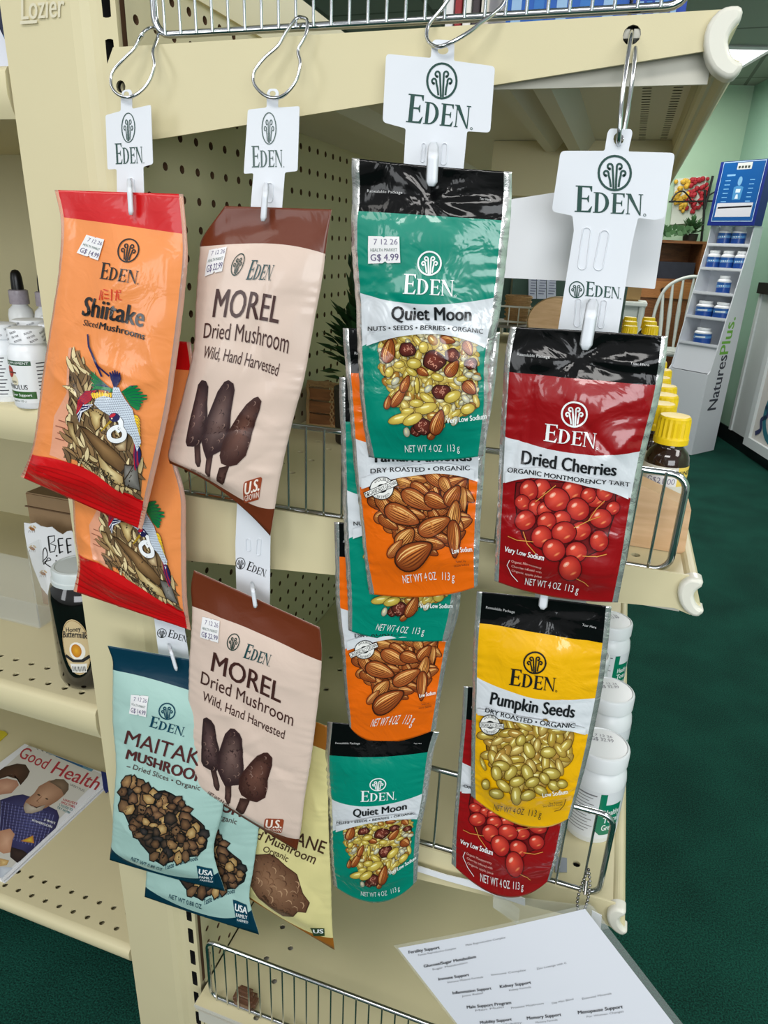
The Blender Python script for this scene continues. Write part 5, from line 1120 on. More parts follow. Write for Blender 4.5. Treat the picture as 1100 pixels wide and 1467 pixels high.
def dropper(x, y, z, label):
    t = thing('dropper_bottle', (x, y, z), label, 'dropper bottle', 'dropper bottles behind the white bottles'); r = .019
    o = MB().lathe([(r*.94, 0), (r, .003), (r, .064), (r*.9, .072), (r*.6, .078), (r*.6, .084)], (x, y, z), 24).build('bottle_body', WL, t); smooth_angle(o, 40)
    smooth_angle(MB().lathe([(.0142, .08), (.0146, .082), (.0142, .1005), (.012, .1018)], (x, y, z), 24).build('shrink_collar', mat('grey_shrink_band', (168, 160, 172), .25, alpha=.9, var=.25, vscale=160), t), 40)
    o = MB().lathe([(.0088, .099), (.0092, .104), (.0086, .119), (.0074, .126), (.0048, .130), (.001, .1312)], (x, y, z), 20).build('rubber_bulb', BLACKP, t); smooth_angle(o, 60); o['label'] = 'black rubber dropper bulb'
    return t
da = P(24, 405, .885); d0 = dropper(da[0], .885, zL[1], 'black-bulbed dropper bottle rising behind the white bottles, away from the upright')
db = P(62, 405, .885); c = copy_tree(d0); c.location = (db[0], .885, zL[1]); c['label'] = 'black-bulbed dropper bottle half hidden by the upright'

# upper-left carton, cardboard box, bee card, syrup jar, acrylic tray, magazine
t = thing('product_carton', (-.64, .66, zL[0]), 'blue and white carton at the top left corner on the top left shelf', 'carton')
MB().box((-.86, .64, zL[0]+.0005), (-.602, .74, zL[0]+.2), 0, .001).build('carton_body', mat('navy_carton_print', (30, 36, 62), .4), t)
a = ArtU(); a.step = .03; a.poly([(0, 0), (.25, 0), (.236, .03), (.20, .10), (.14, .2), (0, .2)], (206, 210, 222), 0); a.poly([(.236, .03), (.25, .024), (.256, .05), (.245, .06)], (40, 120, 180), 1)
a.lay('carton_print', on_plane((-.858, .6395, zL[0]+.002), (1, 0, 0), (0, 0, 1)), INK_PAPER, t, .0003)
CARD = mat('brown_corrugated_card', (150, 122, 90), .8, var=.08, vscale=60)
def cardboard():
    q = [P(*p, .80) for p in ((35, 705), (125, 725), (125, 800), (33, 770))]
    x0, x1 = q[0][0], q[1][0]+.02; z1 = q[0][2]; t = thing('cardboard_box', ((x0+x1)/2, .85, zL[2]), 'brown cardboard box standing behind the bee card', 'box')
    MB().box((x0, .80, zL[2]+.0005), (x1, .93, z1), 0, .002).build('carton', CARD, t); MB().box((x0-.001, .797, z1-.024), (x1+.001, .80, z1-.0225)).build('flap_seam', mat('dark_card_edge', (104, 80, 56), .9), t)
cardboard()
q = lambda p: P(p[0], p[1], .765)
zz = Zm(20, 700, 4.89)
outl = [zz(*p) for p in ((70, 238), (110, 245), (150, 238), (185, 262), (230, 272), (265, 268), (300, 298), (340, 322), (370, 300), (400, 295), (430, 330), (470, 350), (470, 640), (400, 780), (300, 790), (235, 745), (190, 690), (130, 540), (90, 400), (75, 310))]
bc = thing('bee_card', tuple(P(60, 880, .765)), 'white scalloped card with bees and hand-lettered words, behind the dark jar', 'card')
MB().sheet([[tuple(q(p)) for p in outl]+[]], (0, .001, 0)).build('card', PAPER, bc)
a = Art(); a.step = 20; a.line([zz(*p) for p in ((240, 335), (252, 440))], 2.2, INKB, 0); a.line([zz(*p) for p in ((240, 335), (285, 330), (285, 365), (255, 385), (295, 400), (285, 440), (252, 446))], 1.5, INKB, 0)
for dx in (0, 58): a.line([zz(*p) for p in ((310+dx, 355), (322+dx, 455))], 2.2, INKB, 0); [a.line([zz(*p) for p in ((310+dx+k*5, 355+k*48-4), (345+dx, 348+k*46))], 1.6, INKB, 0) for k in (0, 1, 2)]
a.line(smooth_path([zz(*p) for p in ((200, 510), (235, 470), (222, 415), (205, 440), (210, 530), (240, 485), (258, 500), (215, 515), (262, 550), (280, 530))], 4), 1.3, INKB, 0); a.ell(zz(300, 470), 1.4, 1.4, 0, INKB, 0); a.line([zz(295, 500), zz(300, 560)], 1.4, INKB, 0); a.text('nd', zz(315, 560), zz(390, 560), 9, INKB, 0, 0, .2)
for bx, by in ((128, 282), (130, 420), (205, 595)):
    a.ell(zz(bx, by), 4, 2.2, .4, (150, 96, 44), 0); a.ell(zz(bx-14, by-14), 3, 1.2, -.7, (196, 170, 130), 0); a.ell(zz(bx+16, by-14), 3, 1.2, .7, (196, 170, 130), 0)
    for k in range(4): a.line([zz(bx-18+k*12, by+8), zz(bx-24+k*14, by+24)], .5, (90, 60, 40), 0)
a.lay('card_lettering', lambda v: (np.array([P(p[0], p[1], .765) for p in v]), np.tile([0, -1.0, 0], (len(v), 1))), INK_PAPER, bc, .0004)
jx, jy = Pz(133, 966, zL[2])[:2]
t = thing('syrup_jar', (jx, jy, zL[2]), 'dark syrup jar with a white lid and an oval label on the left shelf', 'jar')
H = (P(95, 800, jy-.03)[2]-zL[2])*.88; r = .0425
o = MB().lathe([(r*.82, .0), (r*.94, .004), (r, .012), (r, H*.72), (r*.985, H*.78), (r*.9, H*.85), (r*.76, H*.89), (r*.74, H*.92)], (jx, jy, zL[2]), 36).build('glass_body', mat('dark_syrup_glass', (10, 6, 6), .08, 0, .6, .7), t); smooth_angle(o, 40)
o = MB().lathe([(r*.80, H*.88), (r*.84, H*.885), (r*.84, H*.915), (r*.80, H*.92), (r*.80, H*.985), (r*.77, H*1.0), (r*.70, H*1.004), (r*.66, H*.998), (.001, H*.998)], (jx, jy, zL[2]), 36).build('screw_lid', mat('white_metal_lid', (204, 212, 212), .3), t); smooth_angle(o, 30)
a = ArtU(); a.step = .0025; zc_ = H*.41; a.ell((0, zc_), .0185, .044, 0, (206, 184, 140), 0, n=28); a.ring((0, zc_), .0178, .0008, (150, 120, 70), 1, .042)
a.ell((.001, zc_-.006), .0105, .0145, 0, (236, 232, 222), 1); a.ell((0, zc_-.005), .0068, .0105, 0, (226, 166, 36), 2, (188, 116, 16)); a.text('Buttermilk', (-.016, zc_+.014), (.016, zc_+.012), .010, INKB, 3, .03, .2, mid=(0, zc_+.016)); a.text('Honey', (-.01, zc_+.024), (.010, zc_+.026), .007, INKB, 3, .02, .2)
a.line([(-.0165, zc_-.014), (-.006, zc_-.021), (.006, zc_-.021), (.0165, zc_-.015)], .005, INKB, 3); a.poly([(-.0095, zc_-.04), (.0095, zc_-.04), (.011, zc_-.026), (-.011, zc_-.026)], (228, 226, 220), 3)
for i in range(9): a.line([(-.008+.002*i, zc_-.038), (-.008+.002*i, zc_-.03)], .0007 if i % 2 else .0011, INKB, 4)
a.lay('oval_label', on_cyl((jx, jy, zL[2]), r, .38), INK_PAPER, t, .0004, 8e-5)
ax = P(42, 790, .74)[0]; t = thing('acrylic_tray', (ax-.1, .76, zL[2]), 'clear acrylic display box at the left edge, on the shelf with the dark jar', 'acrylic box')
zt_ = P(42, 790, .74)[2]; m = MB(); m.box((ax-.24, .735, zL[2]+.001), (ax, .738, zt_-.012)); m.box((ax-.003, .7385, zL[2]+.001), (ax, .792, zt_+.01)); m.box((ax-.24, .7385, zL[2]+.001), (ax-.0035, .792, zL[2]+.004)); m.build('acrylic_panels', CLEAR, t)

zz = Zm(0, 1040, 6.1125); zm = zL[3]
mc = [Pz(*zz(*p), zm+.006) for p in ((285, 137), (905, 425), (-60, 1365), (-700, 900))]
o_, ex, ey = mc[3], (mc[2]-mc[3]), (mc[0]-mc[3])
# squared-up magazine: spine along the far-left, cover up
tr, br_, tl = mc[1], Pz(*zz(10, 1345), zm+.006), mc[0]
ey = tr-br_; hgt = np.linalg.norm(ey); ey = ey/hgt; tx = (tr-tl)/np.linalg.norm(tr-tl); ex = tx-ey*(tx @ ey)*.5; ex = ex/np.linalg.norm(ex); ey = ey-ex*(ey @ ex); ey = ey/np.linalg.norm(ey); wdt = hgt*.90; hgt *= 1.01
o_ = br_-ex*wdt; t = thing('health_magazine', tuple((br_+o_)/2*[1, 1, 0]+[0, 0, zm]), 'magazine with a bearded man on its cover, lying on the lowest left shelf', 'magazine')
m = MB(); n_ = np.array([0, 0, 1])
for k, (dz, s_) in enumerate(((.0008, .004), (.0026, .001), (.0042, .0025), (.0055, 0))): m.prism([o_*[1, 1, 0]+ex*s_*2+ey*s_*0+[0, 0, zm+dz-.0006], o_*[1, 1, 0]+ex*(wdt+s_*2)+[0, 0, zm+dz-.0006], o_*[1, 1, 0]+ex*(wdt+s_*2)+ey*(hgt-s_)+[0, 0, zm+dz-.0006], o_*[1, 1, 0]+ex*s_*2+ey*(hgt-s_)+[0, 0, zm+dz-.0006]], (0, 0, .0014))
m.build('pages', PAPER, t)
def inv_mag(v):                                    # picture point -> cover coordinates (metres)
    out = []
    for p in v: w_ = Pz(p[0], p[1], zm+.0065)-o_; out.append((w_ @ ex, w_ @ ey))
    return np.array(out)
a = Art(); a.step = 6
pg = [zz(*p) for p in ((285, 140), (900, 428), (0, 1340), (-500, 1000), (-330, 700))]
a.poly(pg, (206, 204, 196), 0); a.poly([zz(*p) for p in ((400, 208), (820, 380), (800, 402), (392, 225))], (86, 140, 166), 1); a.poly([zz(*p) for p in ((500, 250), (735, 348), (720, 365), (488, 270))], (16, 84, 132), 2)
u_ = np.array(zz(400, 250))-np.array(zz(372, 300)); a.text('Good', zz(160, 270), zz(400, 385), 20, (170, 40, 56), 3, .01, .12, up=(9, -15)); a.text('Health', zz(440, 410), zz(840, 565), 20, (170, 40, 56), 3, .012, .12, up=(10, -17))
a.text('LIFESTYLES', zz(610, 520), zz(735, 578), 3, INKB, 3)
for i, (s, c) in enumerate((('HARVEST', (180, 60, 70)), ('SMOOTHIES', (180, 60, 70)), ('5 FOODS TO', (50, 120, 130)), ('TRY NOW', (50, 120, 130)))): a.text(s, zz(550-18*i, 655+22*i), zz(675-22*i, 695+26*i), 3.4, c, 3, .03)
def bl(pts, lt, dk, l): 
    g = [zz(*p) for p in pts]; c = (sum(p[0] for p in g)/len(g), sum(p[1] for p in g)/len(g)); a.fan(c, g, lt, dk, l)
bl(((0, 650), (120, 610), (200, 600), (330, 640), (420, 700), (500, 740), (520, 800), (480, 930), (420, 1010), (300, 1080), (150, 1180), (0, 1000)), (80, 84, 140), (44, 42, 84), 4)
for i in range(16): a.line([zz(20+i*30, 660+i*8), zz(-10+i*26, 960+i*8)], .9, (122, 126, 176), 5); 
for i in range(12): a.line([zz(0+i*6, 680+i*26), zz(420+i*4, 740+i*26)], .8, (34, 32, 70), 6)
bl(((205, 700), (230, 650), (300, 590), (340, 530), (430, 480), (520, 470), (590, 520), (570, 600), (500, 660), (400, 720), (300, 750), (230, 765)), (196, 156, 128), (150, 110, 86), 8)
bl(((430, 490), (490, 465), (560, 468), (602, 510), (600, 560), (560, 610), (540, 560), (470, 510)), (132, 110, 90), (96, 78, 64), 9)
bl(((205, 720), (225, 670), (270, 700), (330, 715), (400, 690), (370, 740), (280, 768), (225, 765)), (206, 198, 186), (160, 146, 130), 10)
a.line([zz(262, 690), zz(315, 712)], 1.2, (110, 70, 60), 11); a.ell(zz(340, 605), 2.4, 1.2, .4, (70, 50, 40), 11); a.ell(zz(410, 640), 2.2, 1.1, .4, (70, 50, 40), 11); a.line([zz(365, 620), zz(320, 660), zz(340, 672)], 1.1, (140, 96, 74), 11)
bl(((-60, 480), (60, 460), (150, 480), (165, 520), (100, 590), (20, 600), (-60, 620)), (204, 160, 134), (170, 122, 100), 8); bl(((-60, 430), (40, 360), (150, 330), (225, 340), (262, 400), (240, 450), (180, 520), (160, 470), (60, 440), (-40, 480)), (84, 56, 44), (54, 36, 30), 9)
bl(((0, 920), (90, 900), (130, 950), (110, 1000), (90, 1110), (30, 1120), (-40, 1080)), (214, 170, 142), (184, 136, 108), 12); bl(((0, 1160), (80, 1180), (60, 1220), (0, 1230)), (224, 196, 140), (190, 150, 90), 12)
bl(((90, 1060), (200, 1090), (260, 1130), (150, 1200), (90, 1150)), (60, 46, 46), (40, 30, 34), 11); bl(((0, 1235), (90, 1240), (130, 1250), (20, 1330), (0, 1330)), (214, 222, 232), (190, 200, 216), 11)
a.text('5 WAYS', zz(385, 830), zz(480, 862), 3, WHT, 13, .03); a.text('POWERFOODS', zz(280, 835), zz(455, 895), 3, WHT, 13, .03); bl(((180, 1010), (290, 960), (300, 1030)), (220, 200, 60), (190, 120, 60), 13)
a.lay('cover_print', lambda v: (lambda g: (o_*[1, 1, 0]+g[:, :1]*ex+g[:, 1:]*ey+np.array([0, 0, zm+.0064]), np.tile([0, 0, 1.0], (len(v), 1))))(np.stack([np.clip(inv_mag(v)[:, 0], .001, wdt-.001), np.clip(inv_mag(v)[:, 1], .001, hgt-.001)], 1)), INK_GLOSS, t, .0003, 2e-5)
q4 = [Pz(*zz(*p), zm+.0085) for p in ((885, 395), (935, 410), (955, 560), (925, 580), (905, 545))]; tag(MB().prism(q4, (0, 0, -.003)).build('blue_leaflet', mat('blue_leaflet_print', (30, 44, 110), .5), at=tuple(q4[0])), 'small blue leaflet corner sticking out from under the magazine by the upright', 'leaflet')
q4 = [Pz(*zz(*p), zm+.002) for p in ((-120, 20), (40, 45), (66, 70), (0, 130), (-120, 200))]; tag(MB().prism(q4, (0, 0, -.0015)).build('yellow_leaflet', mat('yellow_leaflet_print', (206, 190, 40), .5), at=tuple(q4[0])), 'yellow leaflet corner at the left edge behind the magazine', 'leaflet')

# cartons on the upper shelf
BLUEC = mat('blue_carton_print', (34, 92, 178), .35); SKY = mat('pale_blue_carton_print', (96, 170, 214), .35)
for x0, x1, y0, lb, mt, nm in ((-.125, -.03, .66, 'left blue carton behind the chrome fence on the upper shelf', BLUEC, 'blue_carton'), (-.027, .012, .655, 'narrow darker blue carton at the right end of the upper chrome fence', mat('royal_blue_carton_print', (22, 64, 160), .35), 'blue_carton')):
    t = thing(nm, ((x0+x1)/2, y0, Z_UP), lb, 'carton'); MB().box((x0, y0, Z_UP+.0005), (x1, y0+.09, Z_UP+.11), 0, .0008).build('carton_body', mt, t)
    a = ArtU(); a.step = .02
    for i in range(5): a.poly([(.004+i*.018, .012), (.012+i*.018, .012), (.012+i*.018, .04), (.004+i*.018, .04)] if x1-x0 > .05 else [(.004+i*.006, .012), (.008+i*.006, .012), (.008+i*.006, .03), (.004+i*.006, .03)], (50, 116, 190) if i % 2 else (150, 186, 222), 0)
    a.lay('carton_print', on_plane((x0, y0, Z_UP), (1, 0, 0), (0, 0, 1)), INK_GLOSS, t, .0004)
for i, (x, w, c, lb) in enumerate(((-.176, .007, (226, 226, 226), 'white booklet leftmost in the upright row left of the blue cartons'), (-.168, .006, (150, 40, 44), 'red booklet in the upright row left of the blue cartons'), (-.161, .007, (232, 230, 224), 'second white booklet in the upright row left of the blue cartons'), (-.153, .006, (60, 50, 56), 'dark booklet in the upright row left of the blue cartons'), (-.146, .007, (214, 206, 196), 'cream booklet rightmost in the upright row left of the blue cartons'))):
    o = MB().box((x, .66, Z_UP+.0005), (x+w-.0006, .74, Z_UP+.10), 0, .0006).build('booklet', mat('booklet_cover_%s' % ('white', 'red', 'soft_white', 'dark', 'cream')[i], c, .5), at=(x, .66, Z_UP)); tag(o, lb, 'booklet', 'booklets on the upper shelf')
o = MB().box((.018, .70, Z_UP+.0005), (.036, .76, Z_UP+.03), 0, .0006).build('pale_blue_packet', SKY, at=(.027, .7, Z_UP)); tag(o, 'pale blue packet beside the milky end cap on the upper shelf', 'packet')

# raffia crate and small plant on the middle shelf
cx0, cx1, cy0, cy1 = -.437, -.355, .955, 1.03; cz = Z_MID
t = thing('raffia_crate', ((cx0+cx1)/2, cy0, cz), 'small wooden slat crate with raffia trim on the middle shelf', 'crate')
for i in range(3): MB().box((cx0+.002, cy0, cz+.003+i*.02), (cx1, cy0+.004, cz+.020+i*.02)).box((cx1-.004, cy0+.005, cz+.003+i*.02), (cx1, cy1, cz+.020+i*.02)).box((cx0, cy0+.005, cz+.003+i*.02), (cx0+.004, cy1, cz+.020+i*.02)).build('slat', CRATE, t)
MB().box((cx0+.005, cy0+.006, cz+.001), (cx1-.005, cy1-.002, cz+.004)).build('crate_floor', CRATE, t)
RAF = mat('raffia_cord', (166, 134, 92), .85); rn = random.Random(2); m = MB()
for z_ in (.064, .068, .001):
    for k in range(2): m.tube([(cx0+(cx1-cx0)*i/14, cy0-.001+rn.uniform(-.002, .002), cz+z_+.002+rn.uniform(-.0015, .0015)) for i in range(15)], .0022, 5)
    m.tube([(cx1+.001, cy0+(cy1-cy0)*i/10, cz+z_+.002+rn.uniform(-.0015, .0015)) for i in range(11)], .0022, 5)
for x_ in (cx0+.001, cx1-.001): m.tube([(x_+rn.uniform(-.001, .001), cy0-.001, cz+.002+.066*i/8) for i in range(9)], .0024, 5)
for k in range(2): m.tube([((cx0+cx1)/2+(-.003, .003)[k]*math.cos(i*math.pi/2), cy0-.0015, cz+.004+.06*i/12) for i in range(13)], .0012, 5)
m.build('raffia_binding', RAF, t)
LEAF = mat('dark_green_leaf', (34, 70, 36), .5, var=.4, vscale=40)
def plant(x, y, z, R, Hh, n, label, seed, name='potted_plant', leaf=.018, cat='plant', lm=None):
    rn = random.Random(seed); t = thing(name, (x, y, z), label, cat)
    smooth_angle(MB().lathe([(R*.45, 0), (R*.55, .002), (R*.62, Hh*.3), (R*.58, Hh*.3), (.001, Hh*.28)], (x, y, z), 20).build('plant_pot', mat('dark_pot', (46, 40, 34), .6), t), 40)
    m = MB()
    for i in range(n):
        a, e = rn.uniform(0, 6.28), rn.uniform(.1, 1.4); d = np.array([math.cos(a)*math.cos(e), math.sin(a)*math.cos(e), math.sin(e)]); q = rn.uniform(.35, 1)
        c = np.array([x, y, z+Hh*.3])+d*[R*q, R*q, Hh*.68*q]; s_ = np.cross(d, [0, 0, 1.0]); s_ = s_/(np.linalg.norm(s_)+1e-6); u2 = np.cross(s_, d); L = leaf*rn.uniform(.7, 1.2)
        m.add([c-d*L*.6, c+s_*L*.32+u2*L*.1, c+d*L*.6, c-s_*L*.32+u2*L*.1, c-u2*L*.05], [(0, 4, 1), (1, 4, 2), (2, 4, 3), (3, 4, 0)])
    m.build('leaves', lm or LEAF, t); return t
plant(-.338, .90, Z_MID, .05, .265, 170, 'small dark green leafy plant behind the topmost teal nut pouch on the middle shelf', 3, leaf=.026)

# far end of the middle shelf: wicker basket, wooden drum, wire rack with pinned sheets
WICK = mat('wicker', (170, 134, 92), .8, var=.25, vscale=90, bump=.5, bscale=160)
bx = P(742, 452, 2.2); zb_ = Z_MID; rk = thing('wire_rack', (-.02, 2.36, zb_), 'low wire rack at the far end of the middle shelf', 'rack')
zr = P(745, 462, 2.2)[2]; m = MB(); x0, x1 = P(700, 460, 2.2)[0], P(860, 450, 2.2)[0]
m.box((x0, 2.2, zr-.02), (x1, 2.42, zr-.012)); m.build('rack_floor', mat('grey_rack_floor', (120, 118, 112), .6), rk)
m = MB()
for zz_ in (zr, zr+.045): m.tube([(x0, 2.2, zz_), (x1, 2.2, zz_), (x1, 2.42, zz_)], .003, 6)
n_ = 12
for i in range(n_): m.tube([(x0+(x1-x0)*i/(n_-1), 2.2, zr-.012), (x0+(x1-x0)*i/(n_-1), 2.2, zr+.045)], .002, 5)
m.build('rack_wires', mat('white_coated_wire', (206, 208, 204), .4), rk); m = MB()
for x_ in (x0+.01, x1-.01):
    for y_ in (2.21, 2.41): m.tube([(x_, y_, zb_+.001), (x_, y_, zr-.02)], .006, 6)
m.build('rack_legs', mat('white_rack_leg', (196, 198, 196), .5), rk)
wb = P(733, 460, 2.26); t = thing('wicker_basket', (wb[0], 2.28, zr-.011), 'small wicker basket on the far wire rack', 'basket'); m = MB(); r = .038
ww = P(748, 430, 2.28)[0]-P(715, 430, 2.28)[0]; hh = .085; m.lathe([(r*.85, 0), (r, hh*.5), (r*1.1, hh), (r*1.0, hh), (r*.9, hh*.5), (.001, .01)], (wb[0]+.01, 2.29, zr-.011), 20); m.build('basket_body', WICK, t)
m = MB()
for k in range(6): m.tube([(wb[0]+.01+r*(1.0+.02*k)*math.cos(2*math.pi*i/20), 2.29+r*(1.0+.02*k)*math.sin(2*math.pi*i/20), zr-.006+hh*(k+.5)/6.2) for i in range(20)], .003, 5, True)
m.build('woven_hoops', WICK, t)
dc = P(788, 455, 2.12); t = thing('wooden_drum', (dc[0], 2.12, zb_), 'round pale wooden drum box at the far end of the middle shelf', 'drum box'); m = MB()
_tz = P(790, 424, 2.12)[2]; R_d = (_tz-zb_-.012)/2; cz_ = zb_+.012+R_d; v = []; f = []; n = 40
for y_, rr in ((2.08, R_d*.96), (2.084, R_d), (2.14, R_d), (2.144, R_d*.96)): v += [(dc[0]+.02+.081*rr/R_d*math.cos(2*math.pi*k/n), y_, cz_+rr*math.sin(2*math.pi*k/n)) for k in range(n)]
for i in range(3): f += [(i*n+k, i*n+(k+1) % n, (i+1)*n+(k+1) % n, (i+1)*n+k) for k in range(n)]
f += [tuple(range(n-1, -1, -1)), tuple(3*n+k for k in range(n))]; m.add(v, f); smooth_angle(m.build('drum_shell', MAPLE, t), 40)
MB().box((dc[0]-.02, 2.085, zb_+.0005), (dc[0]+.06, 2.14, zb_+.016)).build('drum_foot', MAPLE, t)

# ------------------------------------------------------------------ standing display by the green wall
WCARD = mat('white_display_card', (216, 220, 226), .5); NAVY = mat('navy_header_card', (20, 40, 120), .4)
B0 = Pz(990, 652, 0.001); ef = np.array([-.8, .6, 0]); es = np.array([.6, .8, 0])          # front runs left-back, side runs right-back
ZT = P(1078, 322, B0[1])[2]; WF = .29
D = lambda f_, s_, z: B0*[1, 1, 0]+ef*f_+es*s_+np.array([0, 0, z])
nd = thing('product_display', tuple(D(WF/2, .15, 0)), 'tall white standing display with a blue header and small bottles, by the green wall', 'display stand')
ztr = [P(x, y, B0[1])[2] for x, y in ((1000, 497), (1012, 459), (1030, 424), (1046, 388), (1062, 352))]     # tray floors
bz = ztr[0]-.17
zs = [.001, bz, bz+.02]+[ztr[0]]+ztr[1:]+[ZT]; fs = [0, 0, .02]+[.05+.028*i for i in range(5)]+[.17]
for f_, nm in ((0, 'side_panel'), (WF-.006, 'side_panel')):
    loops = [[D(f_, s_, z) for z, s_ in zip(zs, fs)]+[D(f_, .27, ZT), D(f_, .27, .001)]]
    MB().sheet(loops, ef*.006).build(nm, WCARD, nd)
MB().prism([D(.006, 0, 0.001), D(WF-.006, 0, 0.001), D(WF-.006, 0, bz), D(.006, 0, bz)], es*.006).build('base_front', WCARD, nd)
MB().prism([D(.006, .262, 0.001), D(WF-.006, .262, .001), D(WF-.006, .262, ZT), D(.006, .262, ZT)], es*.006).build('back_panel', WCARD, nd)
for i, z in enumerate(ztr):
    s_ = .05+.028*i
    m = MB().prism([D(.006, s_, z-.006), D(WF-.006, s_, z-.006), D(WF-.006, .262, z-.006), D(.006, .262, z-.006)], (0, 0, .006)); m.prism([D(.006, s_, z-.006), D(WF-.006, s_, z-.006), D(WF-.006, s_, z+.014), D(.006, s_, z+.014)], es*.004); m.build('tray', WCARD, nd)
MB().prism([D(.006, .035, bz), D(WF-.006, .035, bz), D(WF-.006, .06, ztr[0]-.006), D(.006, .06, ztr[0]-.006)], es*.004).build('lower_front', WCARD, nd)
HZ = P(1035, 229, B0[1]+.2)[2]
hd = MB().prism([D(-.01, .14, ZT), D(WF+.01, .14, ZT), D(WF+.01, .16, HZ), D(-.01, .16, HZ)], es*.09).build('header_card', NAVY, nd)
a = ArtU(); a.step = .08; HH = HZ-ZT; WW = WW_ = .40
a.poly([(.035, .03), (WW-.03, .03), (WW-.03, HH-.01), (.035, HH-.01)], (16, 84, 150), 0); a.line([(.03, .025), (WW-.025, .025), (WW-.025, HH-.006), (.03, HH-.006)], .006, (176, 206, 236), 1, True)
a.poly([(.05, .05), (WW-.05, .05), (WW-.05, .13), (.05, .13)], (206, 208, 214), 2); a.poly([(.06, .098), (WW-.055, .104), (WW-.055, .114), (.06, .108)], INKB, 3); a.poly([(.15, HH-.05), (WW-.13, HH-.05), (WW-.13, HH-.012), (.15, HH-.012)], (206, 210, 206), 2)
for i in range(4): a.poly([(.16+.026*i, HH-.044), (.178+.026*i, HH-.044), (.178+.026*i, HH-.03), (.16+.026*i, HH-.03)], (60, 66, 60), 3)
a.ell((.20, HH-.115), .018, .026, 0, (120, 170, 206), 2); a.poly([(.165, HH-.22), (.235, HH-.22), (.24, HH-.15), (.215, HH-.142), (.185, HH-.142), (.16, HH-.15)], (74, 140, 190), 2); a.poly([(.182, HH-.18), (.22, HH-.18), (.22, HH-.16), (.182, HH-.16)], (210, 226, 238), 3); a.poly([(.186, HH-.215), (.214, HH-.215), (.206, HH-.19), (.192, HH-.19)], (210, 226, 238), 3)
a.poly([(.08, HH-.085), (.15, HH-.085), (.15, HH-.075), (.08, HH-.075)], (130, 180, 220), 2)
for i in range(6): a.line([(.075, HH-.11-.024*i), (.12, HH-.11-.024*i)], .005, (120, 176, 220), 2); a.line([(WW-.12, HH-.11-.024*i), (WW-.08, HH-.11-.024*i)], .005, (120, 176, 220), 2)
hx = (D(-.01, .14, ZT)-D(WF+.01, .14, ZT))/WW_; hy = (D(-.01, .16, HZ)-D(-.01, .14, ZT))/HH
a.lay('header_print', on_plane(D(WF+.01, .14, ZT), hx, hy), INK_GLOSS, hd, .001, 1e-4)
a = ArtU(); a.step = .1
ta, tb = .30, 1.06
for s, y0, y1, c in (('Natures', ta, ta+.36, (40, 44, 60)), ('Plus.', ta+.37, ta+.60, (110, 180, 50))): a.text(s, (.18, y0), (.18, y1), .10, c, 0, .02)
SP = on_plane(D(0, 0, 0), es, (0, 0, 1)); a.lay('side_lettering', lambda v: (SP(v)[0], np.tile(-ef, (len(v), 1))), INK_GLOSS, nd, .001)
def small_bottle(loc, wide, label, first=None):
    if first is not None: c = copy_tree(first); c.location = loc; c['label'] = label; return c
    r = .042 if not wide else .055; h = .115 if not wide else .105; t = thing('display_bottle', tuple(loc), label, 'bottle', 'bottles on the standing display')
    o = MB().lathe([(r*.95, 0), (r, .004), (r, h*.74), (r*.72, h*.84), (r*.72, h*.86), (r*.78, h*.87), (r*.78, h), (.001, h*1.005)], loc, 20).build('bottle_body', WL, t); smooth_angle(o, 40)
    a = ArtU(); a.step = .015; w = r*1.9; a.poly([(-w, h*.06), (w, h*.06), (w, h*.42), (-w, h*.36)], (24, 70, 150), 0); a.poly([(-w, h*.38), (w, h*.42), (w, h*.6), (-w, h*.56)], (88, 150, 206), 0); a.poly([(-w, h*.5), (w, h*.54), (w, h*.66), (-w, h*.66)], (34, 90, 160), 1)
    a.line([(-r*.7, h*.46), (r*.5, h*.48)], .008, WHT, 2); a.lay('bottle_label', on_cyl(loc, r, -.3), INK_GLOSS, t, .0006, 5e-5); return t
fb = fw = None
for i, (row, ps, nm) in enumerate(((4, (.215, .12), 'top'), (3, (.240, .147, .054), 'second'), (2, (.12,), 'middle'), (1, (.20, .075), 'fourth'), (0, (.16,), 'lowest'))):
    for j, f_ in enumerate(ps):
        wide = row in (0, 1); pos = ('left', 'right') if len(ps) == 2 else ('left', 'middle', 'right')
        lb = ('only white and blue bottle on the %s tray of the standing display' % nm) if len(ps) == 1 else ('%s white and blue bottle on the %s tray of the standing display' % (pos[j], nm))
        loc = tuple(D(f_, .05+.028*row+.064, ztr[row]+.0005)); b = small_bottle(loc, wide, lb, fw if wide else fb)
        if wide: fw = fw or b
        else: fb = fb or b

# ------------------------------------------------------------------ back of the shop
cab = PB(970, 350, .30); cz1 = PB(985, 345, .30)[2]; cl = PB(905, 360, .30); cr = PB(1013, 350, .30)
e = BD; wd_ = float((cl-cr) @ e); t = thing('wooden_cabinet', tuple((cl+cr)/2*[1, 1, 0]), 'brown wooden cabinet with a small drawer against the back wall', 'cabinet')
C_ = lambda a_, d_, z: cr*[1, 1, 0]+e*a_-WD*(.0)+WD*d_*-1+np.array([0, 0, z])
zd = cz1-.27
MB().prism([C_(0, 0, .001), C_(wd_+.5, 0, .001), C_(wd_+.5, 0, zd), C_(0, 0, zd)], -WD*.28).prism([C_(-.02, 0, cz1-.02), C_(wd_+.5, 0, cz1-.02), C_(wd_+.5, 0, cz1), C_(-.02, 0, cz1)], -WD*.29).prism([C_(0, 0, zd), C_(.03, 0, zd), C_(.03, 0, cz1-.02), C_(0, 0, cz1-.02)], -WD*.28).prism([C_(.03, .25, zd), C_(wd_+.5, .25, zd), C_(wd_+.5, .25, cz1-.02), C_(.03, .25, cz1-.02)], -WD*.02).build('cabinet_body', PINE, t)
